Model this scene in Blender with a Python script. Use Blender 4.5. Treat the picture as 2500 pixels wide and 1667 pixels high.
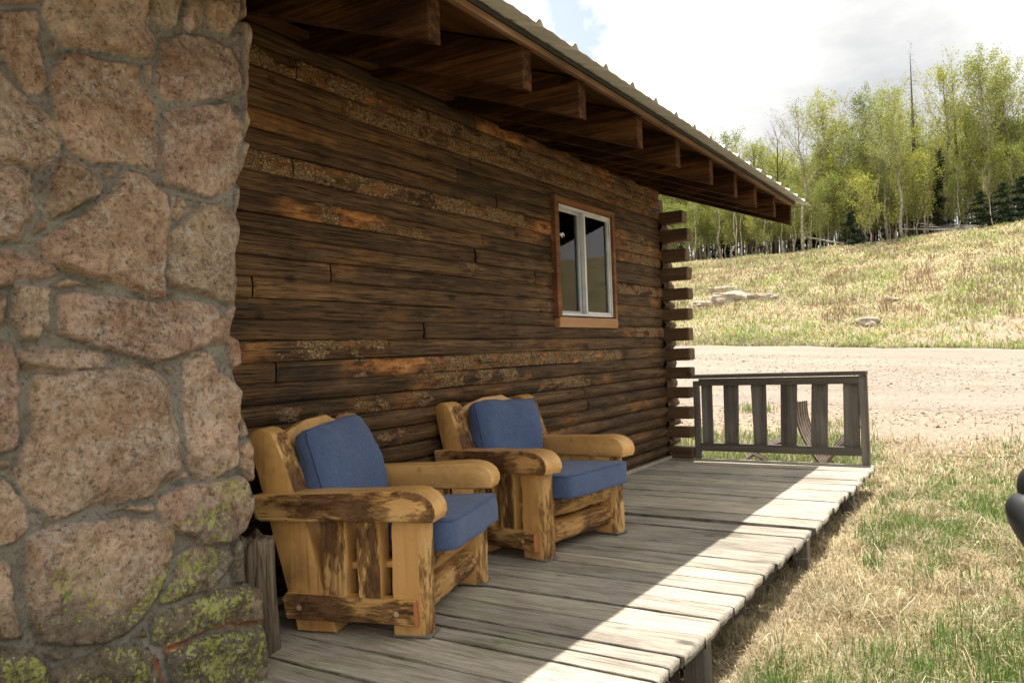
import bpy, bmesh, math, random
import numpy as np
from mathutils import Vector, Matrix, noise as mnoise
random.seed(7); RNG = np.random.default_rng(7)
for o in list(bpy.data.objects): bpy.data.objects.remove(o)
SC = bpy.context.scene; COL = SC.collection
R = math.radians

# ------------------------------------------------------------------ camera
yaw, pitch, roll = R(31.588), R(.745), R(-2.039)
fw = Vector((math.cos(pitch)*math.cos(yaw), math.cos(pitch)*math.sin(yaw), math.sin(pitch)))
rt = fw.cross(Vector((0,0,1))).normalized(); up = rt.cross(fw)
r2 = rt*math.cos(roll)+up*math.sin(roll); u2 = -rt*math.sin(roll)+up*math.cos(roll)
CAMP = Vector((0, -2.9116, 1.12))
cam = bpy.data.cameras.new('camera'); co = bpy.data.objects.new('camera', cam); COL.objects.link(co)
co.matrix_world = Matrix(((r2.x,u2.x,-fw.x,CAMP.x),(r2.y,u2.y,-fw.y,CAMP.y),(r2.z,u2.z,-fw.z,CAMP.z),(0,0,0,1)))
cam.sensor_width = 36; cam.lens = 36*1952.3/2500; cam.clip_end = 1500; cam.clip_start = .05
cam.dof.use_dof = True; cam.dof.focus_distance = 4.2; cam.dof.aperture_fstop = 16.0
SC.camera = co

# ------------------------------------------------------------------ sky + sun + exposure
SUNV = Vector((.14, .02, 1)).normalized()
elev = math.asin(SUNV.z); az = math.atan2(SUNV.x, SUNV.y)
W = bpy.data.worlds.new('World'); SC.world = W; W.use_nodes = True
nt = W.node_tree; nt.nodes.clear()
N = nt.nodes.new; Lk = nt.links.new
wo = N('ShaderNodeOutputWorld'); sky = N('ShaderNodeTexSky'); sky.sky_type = 'NISHITA'; sky.sun_disc = False
sky.sun_elevation = elev; sky.sun_rotation = az; sky.altitude = 2700; sky.air_density = 1.0; sky.dust_density = .6
bg = N('ShaderNodeBackground'); bg.inputs[1].default_value = .13; Lk(sky.outputs[0], bg.inputs[0])
cb = N('ShaderNodeBackground'); cb.inputs[1].default_value = 1.0
tc = N('ShaderNodeTexCoord'); mp = N('ShaderNodeMapping'); mp.inputs['Scale'].default_value = (1.0,1.0,2.6); mp.inputs['Location'].default_value = (0.35,0.1,.12)
Lk(tc.outputs['Generated'], mp.inputs[0])
n1 = N('ShaderNodeTexNoise'); n1.inputs['Scale'].default_value = 2.0; n1.inputs['Detail'].default_value = 8; n1.inputs['Roughness'].default_value = .55
n2 = N('ShaderNodeTexNoise'); n2.inputs['Scale'].default_value = 1.5; n2.inputs['Detail'].default_value = 7; n2.inputs['Roughness'].default_value = .55
Lk(mp.outputs[0], n1.inputs[0]); Lk(mp.outputs[0], n2.inputs[0])
# cloud cover: open in one patch of blue up the sky ahead, thick grey bank low to the right
r1 = N('ShaderNodeValToRGB'); r1.color_ramp.elements[0].position = .25; r1.color_ramp.elements[1].position = .36
Lk(n1.outputs[0], r1.inputs[0])
dp = N('ShaderNodeVectorMath'); dp.operation = 'DOT_PRODUCT'; dp.inputs[1].default_value = Vector((.975,-.02,.30)).normalized()
nm = N('ShaderNodeVectorMath'); nm.operation = 'NORMALIZE'; Lk(tc.outputs['Generated'], nm.inputs[0]); Lk(nm.outputs[0], dp.inputs[0])
gr = N('ShaderNodeMapRange'); gr.inputs[1].default_value = .89; gr.inputs[2].default_value = 1.0; Lk(dp.outputs['Value'], gr.inputs[0])
ad = N('ShaderNodeMath'); ad.operation = 'MULTIPLY'; Lk(gr.outputs[0], ad.inputs[0])
r2n = N('ShaderNodeMapRange'); r2n.inputs[1].default_value = .30; r2n.inputs[2].default_value = .58; Lk(n2.outputs[0], r2n.inputs[0]); Lk(r2n.outputs[0], ad.inputs[1])
op = N('ShaderNodeVectorMath'); op.operation = 'DOT_PRODUCT'; op.inputs[1].default_value = (fw*1952.3+r2*(1290-1250)-u2*(-40-833.5)).normalized(); Lk(nm.outputs[0], op.inputs[0])
n3 = N('ShaderNodeTexNoise'); n3.inputs['Scale'].default_value = 9; n3.inputs['Detail'].default_value = 7; Lk(nm.outputs[0], n3.inputs[0])
oa = N('ShaderNodeMath'); oa.operation = 'MULTIPLY_ADD'; oa.inputs[1].default_value = .035; Lk(n3.outputs[0], oa.inputs[0]); Lk(op.outputs['Value'], oa.inputs[2])
om = N('ShaderNodeMapRange'); om.inputs[1].default_value = 1.0125; om.inputs[2].default_value = 1.0165; om.inputs[4].default_value = .62; Lk(oa.outputs[0], om.inputs[0])
cv = N('ShaderNodeMath'); cv.operation = 'SUBTRACT'; cv.use_clamp = True; Lk(r1.outputs[0], cv.inputs[0]); Lk(om.outputs[0], cv.inputs[1])
mc = N('ShaderNodeMix'); mc.data_type = 'RGBA'; Lk(ad.outputs[0], mc.inputs[0]); mc.inputs[6].default_value = (.82,.80,.765,1); mc.inputs[7].default_value = (.33,.338,.35,1)
Lk(mc.outputs[2], cb.inputs[0])
mx = N('ShaderNodeMixShader'); Lk(cv.outputs[0], mx.inputs[0]); Lk(bg.outputs[0], mx.inputs[1]); Lk(cb.outputs[0], mx.inputs[2]); Lk(mx.outputs[0], wo.inputs[0])
sl = bpy.data.lights.new('sun', 'SUN'); sl.energy = 5.0; sl.angle = R(.55); sl.color = (1,.95,.87)
so = bpy.data.objects.new('sun', sl); COL.objects.link(so); so.rotation_euler = SUNV.to_track_quat('Z','Y').to_euler()
SC.view_settings.view_transform = 'Standard'; SC.view_settings.look = 'None'; SC.view_settings.exposure = .94; SC.view_settings.gamma = 1
SC.render.engine = 'CYCLES'; SC.cycles.max_bounces = 6; SC.cycles.diffuse_bounces = 4; SC.cycles.transparent_max_bounces = 8

# ------------------------------------------------------------------ helpers
def tag(o, label=None, cat=None, group=None, kind=None):
    if label: o['label'] = label
    if cat: o['category'] = cat
    if group: o['group'] = group
    if kind: o['kind'] = kind
    return o
def empty(name, loc=(0,0,0), rz=0, **k):
    o = bpy.data.objects.new(name, None); COL.objects.link(o); o.location = loc; o.rotation_euler = (0,0,rz); o.empty_display_size = .1
    return tag(o, **k)
def meshobj(name, V, F, mats, parent=None, fm=None, smooth=False, attrs=None, link=True):
    me = bpy.data.meshes.new(name)
    V = np.asarray(V, np.float32); 
    if isinstance(F, np.ndarray):
        n = F.shape[1]; me.vertices.add(len(V)); me.vertices.foreach_set('co', V.ravel())
        me.loops.add(F.size); me.loops.foreach_set('vertex_index', F.ravel().astype(np.int32))
        me.polygons.add(len(F)); me.polygons.foreach_set('loop_start', np.arange(0, F.size, n, dtype=np.int32)); me.polygons.foreach_set('loop_total', np.full(len(F), n, np.int32))
        me.update(calc_edges=True)
    else: me.from_pydata(V.tolist(), [], F); me.update()
    if not isinstance(mats, (list,tuple)): mats = [mats]
    for m in mats: me.materials.append(m)
    if fm is not None: me.polygons.foreach_set('material_index', np.asarray(fm, np.int32))
    if smooth: me.polygons.foreach_set('use_smooth', np.ones(len(me.polygons), bool))
    if attrs:
        for k, a in attrs.items():
            a = np.asarray(a, np.float32)
            if a.ndim == 1:
                at = me.attributes.new(k, 'FLOAT', 'POINT'); at.data.foreach_set('value', a)
            else:
                at = me.attributes.new(k, 'FLOAT_COLOR', 'POINT'); c = np.ones((len(a),4), np.float32); c[:,:3] = a; at.data.foreach_set('color', c.ravel())
    me.validate()
    o = bpy.data.objects.new(name, me)
    if link: COL.objects.link(o)
    if parent: o.parent = parent
    return o
def hsh(i, j, k, s=0):
    n = (i.astype(np.int64)*374761393 + j.astype(np.int64)*668265263 + k.astype(np.int64)*2147483647 + s*1274126177) & 0xffffffff
    n = ((n ^ (n>>13))*1274126177) & 0xffffffff
    n = (n ^ (n>>16)) & 0xffffffff
    return n/4294967295.
def vn(x, y, z=None, s=0):
    x = np.asarray(x, float); y = np.asarray(y, float)+0*x; z = np.zeros_like(x) if z is None else np.asarray(z, float)+0*x
    xi, yi, zi = np.floor(x), np.floor(y), np.floor(z); a, b, c = x-xi, y-yi, z-zi
    a, b, c = a*a*(3-2*a), b*b*(3-2*b), c*c*(3-2*c); r = 0
    for dx in (0,1):
        for dy in (0,1):
            for dz in (0,1):
                r = r + hsh(xi+dx, yi+dy, zi+dz, s)*(a if dx else 1-a)*(b if dy else 1-b)*(c if dz else 1-c)
    return r*2-1
def fbm(x, y, z=None, s=0, o=4):
    r = 0; a = .5; f = 1
    for k in range(o):
        r = r + a*vn(np.asarray(x)*f, np.asarray(y)*f, None if z is None else np.asarray(z)*f, s+k*17); a *= .5; f *= 2.03
    return r
def grid_faces(nu, nv):
    i = np.arange(nu-1)[:,None]*nv + np.arange(nv-1)[None,:]; i = i.ravel()
    return np.stack([i, i+nv, i+nv+1, i+1], 1)

def tube(P, rad, k=6):
    V = []; F = []
    for i, p in enumerate(P):
        p = Vector(p); d = (Vector(P[min(i+1,len(P)-1)])-Vector(P[max(i-1,0)])).normalized(); s1 = d.cross(Vector((.13,.21,.97))).normalized(); s2 = d.cross(s1); r_ = rad[i] if hasattr(rad,'__len__') else rad
        for j in range(k): V.append(tuple(p+s1*r_*math.cos(2*math.pi*j/k)+s2*r_*math.sin(2*math.pi*j/k)))
    for i in range(len(P)-1):
        for j in range(k): F.append((i*k+j, i*k+(j+1)%k, (i+1)*k+(j+1)%k, (i+1)*k+j))
    F.append(tuple(range(k))[::-1]); F.append(tuple((len(P)-1)*k+j for j in range(k))); return V, F
# node material builder
class M:
    def __init__(s, name, rough=.8, spec=.3):
        s.m = bpy.data.materials.new(name); s.m.use_nodes = True; s.t = s.m.node_tree; s.t.nodes.clear()
        s.o = s.t.nodes.new('ShaderNodeOutputMaterial'); s.b = s.t.nodes.new('ShaderNodeBsdfPrincipled'); s.t.links.new(s.b.outputs[0], s.o.inputs[0])
        s.b.inputs['Roughness'].default_value = rough; s.b.inputs['Specular IOR Level'].default_value = spec
    def n(s, t, **k):
        nd = s.t.nodes.new(t)
        for a, b in k.items(): setattr(nd, a, b)
        return nd
    def l(s, a, b): s.t.links.new(a, b); return s
    def coord(s, scale=(1,1,1), kind='Object', rot=(0,0,0)):
        c = s.n('ShaderNodeTexCoord'); m = s.n('ShaderNodeMapping'); m.inputs['Scale'].default_value = scale; m.inputs['Rotation'].default_value = rot
        s.l(c.outputs[kind], m.inputs[0]); return m.outputs[0]
    def noise(s, vec, scale, det=6, rough=.6, dist=0):
        n = s.n('ShaderNodeTexNoise'); n.inputs['Scale'].default_value = scale; n.inputs['Detail'].default_value = det; n.inputs['Roughness'].default_value = rough; n.inputs['Distortion'].default_value = dist
        s.l(vec, n.inputs['Vector']); return n.outputs[0]
    def voro(s, vec, scale, feat='F1', out=0):
        n = s.n('ShaderNodeTexVoronoi'); n.feature = feat; n.inputs['Scale'].default_value = scale; s.l(vec, n.inputs['Vector']); return n.outputs[out]
    def ramp(s, fac, stops, interp='LINEAR'):
        n = s.n('ShaderNodeValToRGB'); cr = n.color_ramp; cr.interpolation = interp
        while len(cr.elements) < len(stops): cr.elements.new(.5)
        for e, (p, c) in zip(cr.elements, stops):
            e.position = p; e.color = (*c, 1) if isinstance(c, tuple) else (c, c, c, 1)
        s.l(fac, n.inputs[0]); return n.outputs[0]
    def mix(s, fac, a, b, mode='MIX'):
        n = s.n('ShaderNodeMix'); n.data_type = 'RGBA'; n.blend_type = mode
        for v, i in ((fac,0),(a,6),(b,7)):
            if hasattr(v, 'links'): s.l(v, n.inputs[i])
            elif isinstance(v, tuple): n.inputs[i].default_value = (*v, 1)
            else: n.inputs[i].default_value = v
        return n.outputs[2]
    def math(s, op, a, b=0, c=None):
        n = s.n('ShaderNodeMath'); n.operation = op
        for v, i in ((a,0),(b,1),(c,2)):
            if v is None: continue
            if hasattr(v, 'links'): s.l(v, n.inputs[i])
            else: n.inputs[i].default_value = v
        return n.outputs[0]
    def attr(s, name, out='Fac'): n = s.n('ShaderNodeAttribute'); n.attribute_name = name; return n.outputs[out]
    def rnd(s): return s.n('ShaderNodeObjectInfo').outputs['Random']
    def bump(s, h, strength=.5, dist=.01, prev=None):
        n = s.n('ShaderNodeBump'); n.inputs['Strength'].default_value = strength; n.inputs['Distance'].default_value = dist; s.l(h, n.inputs['Height'])
        if prev: s.l(prev, n.inputs['Normal'])
        return n.outputs[0]
    def done(s, col=None, nor=None, rough=None):
        if col is not None:
            if hasattr(col, 'links'): s.l(col, s.b.inputs['Base Color'])
            else: s.b.inputs['Base Color'].default_value = (*col, 1)
        if nor is not None: s.l(nor, s.b.inputs['Normal'])
        if rough is not None: s.l(rough, s.b.inputs['Roughness'])
        return s.m

# ------------------------------------------------------------------ materials
def wood(name, stops, axis=0, fine=26, stretch=.045, rough=.75, knots=True, bump=.5, tone=None, spec=.25):
    m = M(name, rough, spec); sc = [1,1,1]; sc[axis] = stretch
    v = m.coord(tuple(sc)); vb = m.coord((1,1,1))
    rn = m.rnd(); off = m.n('ShaderNodeVectorMath', operation='ADD'); cmb = m.n('ShaderNodeCombineXYZ')
    rr = m.math('MULTIPLY', rn, 37.)
    for i in range(3): m.l(rr, cmb.inputs[i])
    m.l(v, off.inputs[0]); m.l(cmb.outputs[0], off.inputs[1]); v = off.outputs[0]
    g = m.noise(v, fine, 8, .68, .35); g2 = m.noise(v, fine*.22, 5, .55, .6); bl = m.noise(vb, 2.3, 5, .6)
    f = m.math('ADD', m.math('MULTIPLY', g, .5), m.math('ADD', m.math('MULTIPLY', g2, .3), m.math('MULTIPLY', bl, .2)))
    col = m.ramp(f, stops)
    h = m.math('ADD', m.math('MULTIPLY', g, 1.0), m.math('MULTIPLY', g2, .6))
    if knots:
        sk = [1,1,1]; sk[axis] = .55; vk = m.coord(tuple(sk)); d = m.voro(vk, 3.1); k = m.ramp(d, [(.0,1.),(.045,.9),(.085,.0)])
        dark = stops[0][1]; col = m.mix(m.math('MULTIPLY', k, .75), col, tuple(c*.5 for c in dark)); 
    # drying cracks
    sck = [1,1,1]; sck[axis] = .02; vc = m.coord(tuple(sck)); c = m.noise(vc, 30, 2, .5, .2); cr = m.ramp(c, [(.46,0.),(.5,1.),(.53,0.)])
    crk = m.math('MULTIPLY', cr, m.ramp(m.noise(vb, 3.1, 3), [(.52,0.),(.66,1.)]))
    col = m.mix(m.math('MULTIPLY', crk, .6), col, tuple(c*.35 for c in stops[0][1])); h = m.math('SUBTRACT', h, m.math('MULTIPLY', crk, .8))
    if tone: 
        t = m.attr(tone); col = m.mix(1., col, m.ramp(t, [(0.,(.72,.71,.70)),(.5,(1.,1.,1.)),(1.,(1.30,1.24,1.14))]), 'MULTIPLY')
    return m, col, h, v, vb

def mk_wood(*a, **k):
    bs = k.pop('bs', .5); bd = k.pop('bd', .006)
    m, c, h, v, vb = wood(*a, **k); return m.done(c, m.bump(h, bs, bd))

# log wall: brown weathered wood + bark patches + orange inner bark
def mk_log():
    m, col, h, v, vb = wood('weathered_log', [(.34,(.011,.006,.003)),(.43,(.048,.026,.011)),(.53,(.118,.064,.026)),(.66,(.25,.145,.062))], axis=0, fine=75, stretch=.045, tone='tone')
    gy = m.ramp(m.noise(m.coord((.5,1,1.5)), 2.6, 5, .6), [(.47,0.),(.62,1.)])
    col = m.mix(m.math('MULTIPLY', gy, .55), col, m.mix(1., col, (.80,.86,.90), 'MULTIPLY'))
    st = m.ramp(m.noise(m.coord((.6,1,1.6)), 3.3, 6, .65), [(.53,0.),(.66,1.)])
    col = m.mix(m.math('MULTIPLY', st, .55), col, (.018,.014,.012))
    kw = m.ramp(m.noise(m.coord((.03,1,1)), 120, 4, .7), [(.36,1.),(.44,0.)]); col = m.mix(m.math('MULTIPLY', kw, .65), col, (.010,.006,.004)); h = m.math('SUBTRACT', h, m.math('MULTIPLY', kw, .8))
    kv = m.voro(m.coord((.8,1,1)), 4.6); kr = m.ramp(kv, [(.0,.9),(.05,.9),(.065,.25),(.085,.8),(.12,0.)]); col = m.mix(kr, col, (.014,.008,.005))
    bk = m.attr('bark'); og = m.attr('orange')
    dv = m.n('ShaderNodeVectorMath', operation='ADD'); nc = m.n('ShaderNodeTexNoise'); nc.inputs['Scale'].default_value = 26; nc.inputs['Detail'].default_value = 4; m.l(vb, nc.inputs['Vector']); scl = m.n('ShaderNodeVectorMath', operation='SCALE'); scl.inputs['Scale'].default_value = .05; m.l(nc.outputs['Color'], scl.inputs[0]); m.l(m.coord((.75,1,1.3)), dv.inputs[0]); m.l(scl.outputs[0], dv.inputs[1])
    e = m.voro(dv.outputs[0], 48, 'DISTANCE_TO_EDGE'); 
    bc = m.ramp(m.noise(vb, 60, 6, .7), [(.36,(.14,.075,.028)),(.5,(.33,.205,.098)),(.62,(.47,.33,.185))])
    bc = m.mix(m.ramp(m.math('ADD', e, m.math('MULTIPLY', m.math('SUBTRACT', m.noise(vb, 50, 4, .7), .5), .25)), [(.0,1.),(.055,0.)]), bc, (.030,.014,.006))
    oc = m.ramp(m.noise(m.coord((.35,1,1)), 22, 6, .65), [(.34,(.07,.026,.009)),(.46,(.27,.105,.028)),(.58,(.44,.20,.06)),(.7,(.55,.30,.11))])
    col = m.mix(og, col, oc); 
    bc = m.mix(m.ramp(m.noise(m.coord((.5,1,1)), 14, 6, .7), [(.52,0.),(.60,1.)]), bc, m.mix(.15, oc, (.10,.045,.018)))
    edge = m.math('ADD', bk, m.math('MULTIPLY', m.math('SUBTRACT', m.noise(m.coord((.5,1,1)), 30, 7, .75), .5), 2.2))
    bm = m.ramp(edge, [(.50,0.),(.56,1.)]); col = m.mix(bm, col, bc)
    col = m.mix(m.ramp(m.attr('crack'), [(.35,0.),(.75,.9)]), col, (.008,.005,.003))
    nn = m.bump(h, .9, .007); nn = m.bump(m.math('MULTIPLY', bm, m.math('ADD', m.ramp(e, [(0.,0.),(.2,1.)]), m.noise(vb, 90, 4))), .9, .012, nn)
    return m.done(col, nn)
LOG = mk_log()
RAFT = mk_wood('stained_rafter_wood', [(.34,(.008,.0035,.002)),(.48,(.034,.015,.006)),(.64,(.135,.060,.020))], axis=1, fine=38, spec=.05)
RAFTX = mk_wood('stained_board_wood', [(.34,(.020,.009,.004)),(.5,(.085,.038,.013)),(.66,(.20,.10,.035))], axis=0, fine=30, spec=.08)
FASC = mk_wood('weathered_fascia_wood', [(.36,(.04,.025,.015)),(.46,(.13,.08,.045)),(.54,(.22,.12,.06)),(.66,(.36,.27,.19))], axis=0, fine=34)
LOGEND = mk_wood('log_end_wood', [(.28,(.03,.018,.010)),(.5,(.10,.058,.028)),(.72,(.21,.13,.07))], axis=1, fine=22)
TRIM = mk_wood('window_trim_wood', [(.35,(.05,.018,.007)),(.5,(.17,.068,.024)),(.65,(.33,.16,.07))], axis=0, fine=12, knots=True)
SILL = mk_wood('sill_wood', [(.3,(.16,.07,.03)),(.5,(.36,.19,.09)),(.7,(.5,.33,.19))], axis=0, fine=9)
GREYW = mk_wood('grey_weathered_wood', [(.30,(.028,.023,.018)),(.45,(.105,.092,.078)),(.58,(.19,.17,.147)),(.72,(.27,.245,.21))], axis=2, fine=24)
GREYY = mk_wood('grey_weathered_rail_wood', [(.28,(.026,.021,.016)),(.45,(.085,.072,.058)),(.6,(.155,.137,.113)),(.75,(.25,.225,.19))], axis=1, fine=24)
def mk_deck():
    m, col, h, v, vb = wood('deck_plank_wood', [(.30,(.10,.084,.064)),(.43,(.265,.232,.188)),(.54,(.39,.35,.29)),(.70,(.54,.495,.425))], axis=1, fine=100, stretch=.05, tone='tone', knots=True)
    g = m.ramp(m.noise(m.coord((1.6,.7,1)), 2.6, 5, .65), [(.5,0.),(.66,1.)]); 
    g = m.math('MULTIPLY', g, m.attr('wallside'))  # greenish tint in blotches, only on the part of the planks towards the wall
    col = m.mix(m.math('MULTIPLY', g, .55), col, m.mix(1., col, (.80,.92,.62), 'MULTIPLY'))
    d = m.ramp(m.noise(m.coord((2.2,.5,1)), 3.2, 6, .7), [(.5,0.),(.63,1.)])
    col = m.mix(m.math('MULTIPLY', d, .5), col, m.mix(1., col, (.5,.47,.45), 'MULTIPLY'))
    kw = m.ramp(m.noise(m.coord((1,.03,1)), 110, 4, .7), [(.36,1.),(.43,0.)]); col = m.mix(m.math('MULTIPLY', kw, .6), col, (.035,.028,.020)); col = m.mix(m.math('MULTIPLY', m.attr('seam'), m.ramp(m.noise(vb, 9, 4), [(.35,.25),(.65,.75)])), col, (.022,.018,.013))
    return m.done(col, m.bump(m.math('SUBTRACT', h, kw), .55, .004))
DECK = mk_deck()
# pine for the chairs
def mk_pine(ax):
    m, col, h, v, vb = wood('peeled_pine', [(.28,(.28,.125,.030)),(.42,(.48,.25,.075)),(.56,(.61,.35,.118)),(.76,(.70,.45,.18))], axis=ax, fine=14, stretch=.09, rough=.5, spec=.4)
    dirt = m.ramp(m.noise(vb, 6, 6, .72), [(.48,0.),(.68,1.)]); col = m.mix(m.math('MULTIPLY', dirt, .55), col, (.20,.105,.045))
    kn = m.ramp(m.voro(vb, 7.5), [(.0,1.),(.07,.6),(.12,0.)]); col = m.mix(m.math('MULTIPLY', kn, .5), col, (.13,.06,.025))
    return m.done(col, m.bump(h, .35, .003))
def mk_pinebark(name, ax, dk=.5):
    m, col, h, v, vb = wood(name, [(.28,(.26,.12,.035)),(.45,(.48,.265,.09)),(.6,(.62,.385,.15)),(.8,(.70,.47,.22))], axis=ax, fine=14, stretch=.12, rough=.6)
    sc = [1,1,1]; sc[ax] = .22; sb = [1,1,1]; sb[ax] = .45
    a = m.noise(m.coord(tuple(sc)), 62, 8, .75, .5); big = m.noise(m.coord(tuple(sb)), 8, 4, .55)
    f = m.math('ADD', a, m.math('MULTIPLY', m.math('SUBTRACT', big, .5), 1.3))
    b1 = m.ramp(f, [(.50-dk*.14,0.),(.60-dk*.14,1.)]); b2 = m.ramp(f, [(.62-dk*.16,0.),(.68-dk*.16,1.)])
    col = m.mix(m.math('MULTIPLY', b1, .8), col, m.ramp(m.noise(v, 40, 5, .7), [(.35,(.20,.085,.026)),(.6,(.36,.18,.065))]))
    col = m.mix(m.math('MULTIPLY', b2, .92), col, m.ramp(m.noise(m.coord(tuple(sc)), 50, 6, .7), [(.34,(.035,.016,.008)),(.52,(.115,.055,.024)),(.68,(.23,.125,.058))]))
    kn = m.ramp(m.voro(vb, 5.5), [(.0,1.),(.06,1.),(.085,0.)]); col = m.mix(m.math('MULTIPLY', kn, .8), col, m.ramp(m.voro(vb, 5.5), [(.0,(.50,.30,.12)),(.05,(.46,.27,.10)),(.06,(.10,.05,.02))]))
    nn = m.bump(h, .4, .004); nn = m.bump(m.math('ADD', m.math('MULTIPLY', b2, .8), m.math('ADD', a, b1)), .8, .007, nn)
    return m.done(col, nn)
PINEA = [mk_pine(a) for a in range(3)]; PBA = [mk_pinebark('mottled_pine_bark', a, .12) for a in range(3)]; PDA = [mk_pinebark('dark_pine_bark', a, .40) for a in range(3)]
PINE = PINEA[2]
REDW = mk_wood('reddish_sawn_end', [(.3,(.22,.07,.022)),(.6,(.42,.17,.06))], axis=2, fine=14)
def mk_fabric(name, c):
    m = M(name, .92, .15); v = m.coord((1,1,1))
    w1 = m.noise(m.coord((1,1,9)), 95, 3, .6); w2 = m.noise(m.coord((9,9,1)), 60, 3, .6); bl = m.noise(v, 3, 4, .6)
    f = m.math('ADD', m.math('MULTIPLY', w1, .5), m.math('MULTIPLY', w2, .5))
    col = m.ramp(f, [(.36,tuple(x*.62 for x in c)),(.5,c),(.66,tuple(min(1,x*1.5) for x in c))])
    col = m.mix(m.math('MULTIPLY', m.ramp(bl, [(.45,0.),(.7,1.)]), .3), col, tuple(x*.6 for x in c))
    m.b.inputs['Sheen Weight'].default_value = .15
    return m.done(col, m.bump(f, .35, .002))
BLUE = mk_fabric('blue_woven_fabric', (.066,.098,.185)); PIPE = mk_fabric('blue_piping_fabric', (.045,.075,.165))
def mk_stone():
    m = M('fieldstone', .88, .2); v = m.coord((1,1,1)); t = m.attr('tint','Color'); mort = m.attr('mortar'); li = m.attr('lichen')
    a = m.noise(v, 5.5, 8, .72, .3); b = m.noise(v, 30, 10, .86); c = m.noise(v, 190, 4, .75)
    col = m.mix(1., t, m.ramp(a, [(.36,(.70,.60,.52)),(.5,(1.,.98,.95)),(.62,(1.24,1.20,1.14))]), 'MULTIPLY')
    col = m.mix(1., col, m.ramp(b, [(.40,(.58,.53,.48)),(.49,(.99,.98,.97)),(.58,(1.30,1.28,1.25))]), 'MULTIPLY')
    wv = m.math('MULTIPLY', m.ramp(m.noise(v, 46, 8, .85), [(.51,0.),(.55,1.)]), m.ramp(m.noise(v, 7.5, 4, .6), [(.46,0.),(.58,1.)]))
    col = m.mix(m.math('MULTIPLY', wv, .7), col, (.50,.47,.42))
    dk = m.math('MULTIPLY', m.ramp(m.noise(v, 52, 5, .75), [(.54,0.),(.60,1.)]), m.ramp(m.noise(v, 3.5, 4, .6), [(.5,0.),(.62,1.)]))
    col = m.mix(m.math('MULTIPLY', dk, .55), col, (.09,.075,.05))
    pit = m.ramp(m.noise(v, 64, 6, .75), [(.36,1.),(.42,0.)]); spk = m.ramp(m.noise(m.coord((1,1,1),rot=(.5,.3,.2)), 120, 3, .6), [(.60,0.),(.66,1.)]); col = m.mix(m.math('MULTIPLY', pit, .38), col, (.07,.045,.03)); col = m.mix(m.math('MULTIPLY', spk, .30), col, (.58,.52,.45))
    og = m.ramp(m.noise(m.coord((1,1,1)), 4.7, 4, .6), [(.56,0.),(.68,1.)]); col = m.mix(m.math('MULTIPLY', og, .35), col, (.36,.19,.09))
    # lichen low on the stones
    gl = m.ramp(m.math('ADD', m.noise(v, 10, 3, .5), m.math('MULTIPLY', m.math('SUBTRACT', li, .5), .5)), [(.46,0.),(.58,1.)])
    col = m.mix(m.math('MULTIPLY', m.math('MULTIPLY', gl, li), .72), col, m.ramp(b, [(.35,(.03,.028,.02)),(.6,(.12,.11,.08))]))
    la = m.noise(v, 62, 5, .62, .1); lb = m.noise(v, 7, 3, .5); lf = m.math('MULTIPLY', m.ramp(m.math('ADD', la, m.math('MULTIPLY', m.math('SUBTRACT', lb, .5), .75)), [(.575,0.),(.595,1.)]), m.ramp(li, [(.1,0.),(.5,1.)]))
    sp = m.ramp(m.voro(v, 58), [(.16,1.),(.20,0.)]); lf = m.math('MAXIMUM', lf, m.math('MULTIPLY', m.math('MULTIPLY', sp, m.ramp(lb, [(.42,0.),(.5,1.)])), m.ramp(li, [(.3,0.),(.6,1.)])))
    gw = m.math('MULTIPLY', m.ramp(m.noise(v, 21, 6, .7, .3), [(.60,0.),(.63,1.)]), li); col = m.mix(m.math('MULTIPLY', gw, .7), col, (.30,.31,.26))
    col = m.mix(lf, col, m.ramp(m.noise(v, 30, 3), [(.35,(.20,.215,.065)),(.55,(.38,.395,.11)),(.7,(.42,.42,.24))]))
    ol = m.attr('rust'); orr = m.ramp(m.math('MULTIPLY', ol, m.math('ADD', m.noise(v, 40, 4, .7), .25)), [(.35,0.),(.5,1.)]); col = m.mix(orr, col, (.42,.10,.025))
    mc = m.ramp(m.math('ADD', m.math('MULTIPLY', a, .6), m.math('MULTIPLY', c, .4)), [(.38,(.19,.172,.14)),(.58,(.33,.30,.25))])
    mc = m.mix(m.math('MULTIPLY', m.math('MULTIPLY', gl, li), .6), mc, (.06,.065,.045))
    col = m.mix(mort, col, mc)
    h = m.math('ADD', m.math('MULTIPLY', a, 1.2), m.math('SUBTRACT', m.math('ADD', m.math('MULTIPLY', b, .9), m.math('MULTIPLY', c, .3)), m.math('MULTIPLY', pit, .5)))
    return m.done(col, m.bump(h, 1., .016))
STONE = mk_stone()
def simple(name, c, rough=.5, metal=0, spec=.5, var=.15, sc=6):
    m = M(name, rough, spec); m.b.inputs['Metallic'].default_value = metal; v = m.coord()
    n = m.noise(v, sc, 6, .65); col = m.ramp(n, [(.3,tuple(x*(1-var*1.6) for x in c)),(.5,c),(.7,tuple(min(1,x*(1+var)) for x in c))])
    return m.done(col, m.bump(m.noise(v, sc*8, 4), .15, .003))
PEGM = simple('pale_peg', (.42,.30,.17), .7); METAL = simple('galvalume_sheet', (.60,.59,.54), .6, .0, .3, .10); VINYL = simple('white_vinyl', (.58,.585,.58), .4); FELT = simple('dark_felt', (.05,.045,.04), .9)
BLACKP = simple('black_plastic', (.022,.023,.025), .42, 0, .5, .2); CARPAINT = simple('dark_car_paint', (.02,.022,.026), .2, .3, .6, .05); TYRE = simple('tyre_rubber', (.02,.02,.02), .8); RIM = simple('alloy_rim', (.4,.4,.42), .3, .8)
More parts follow.
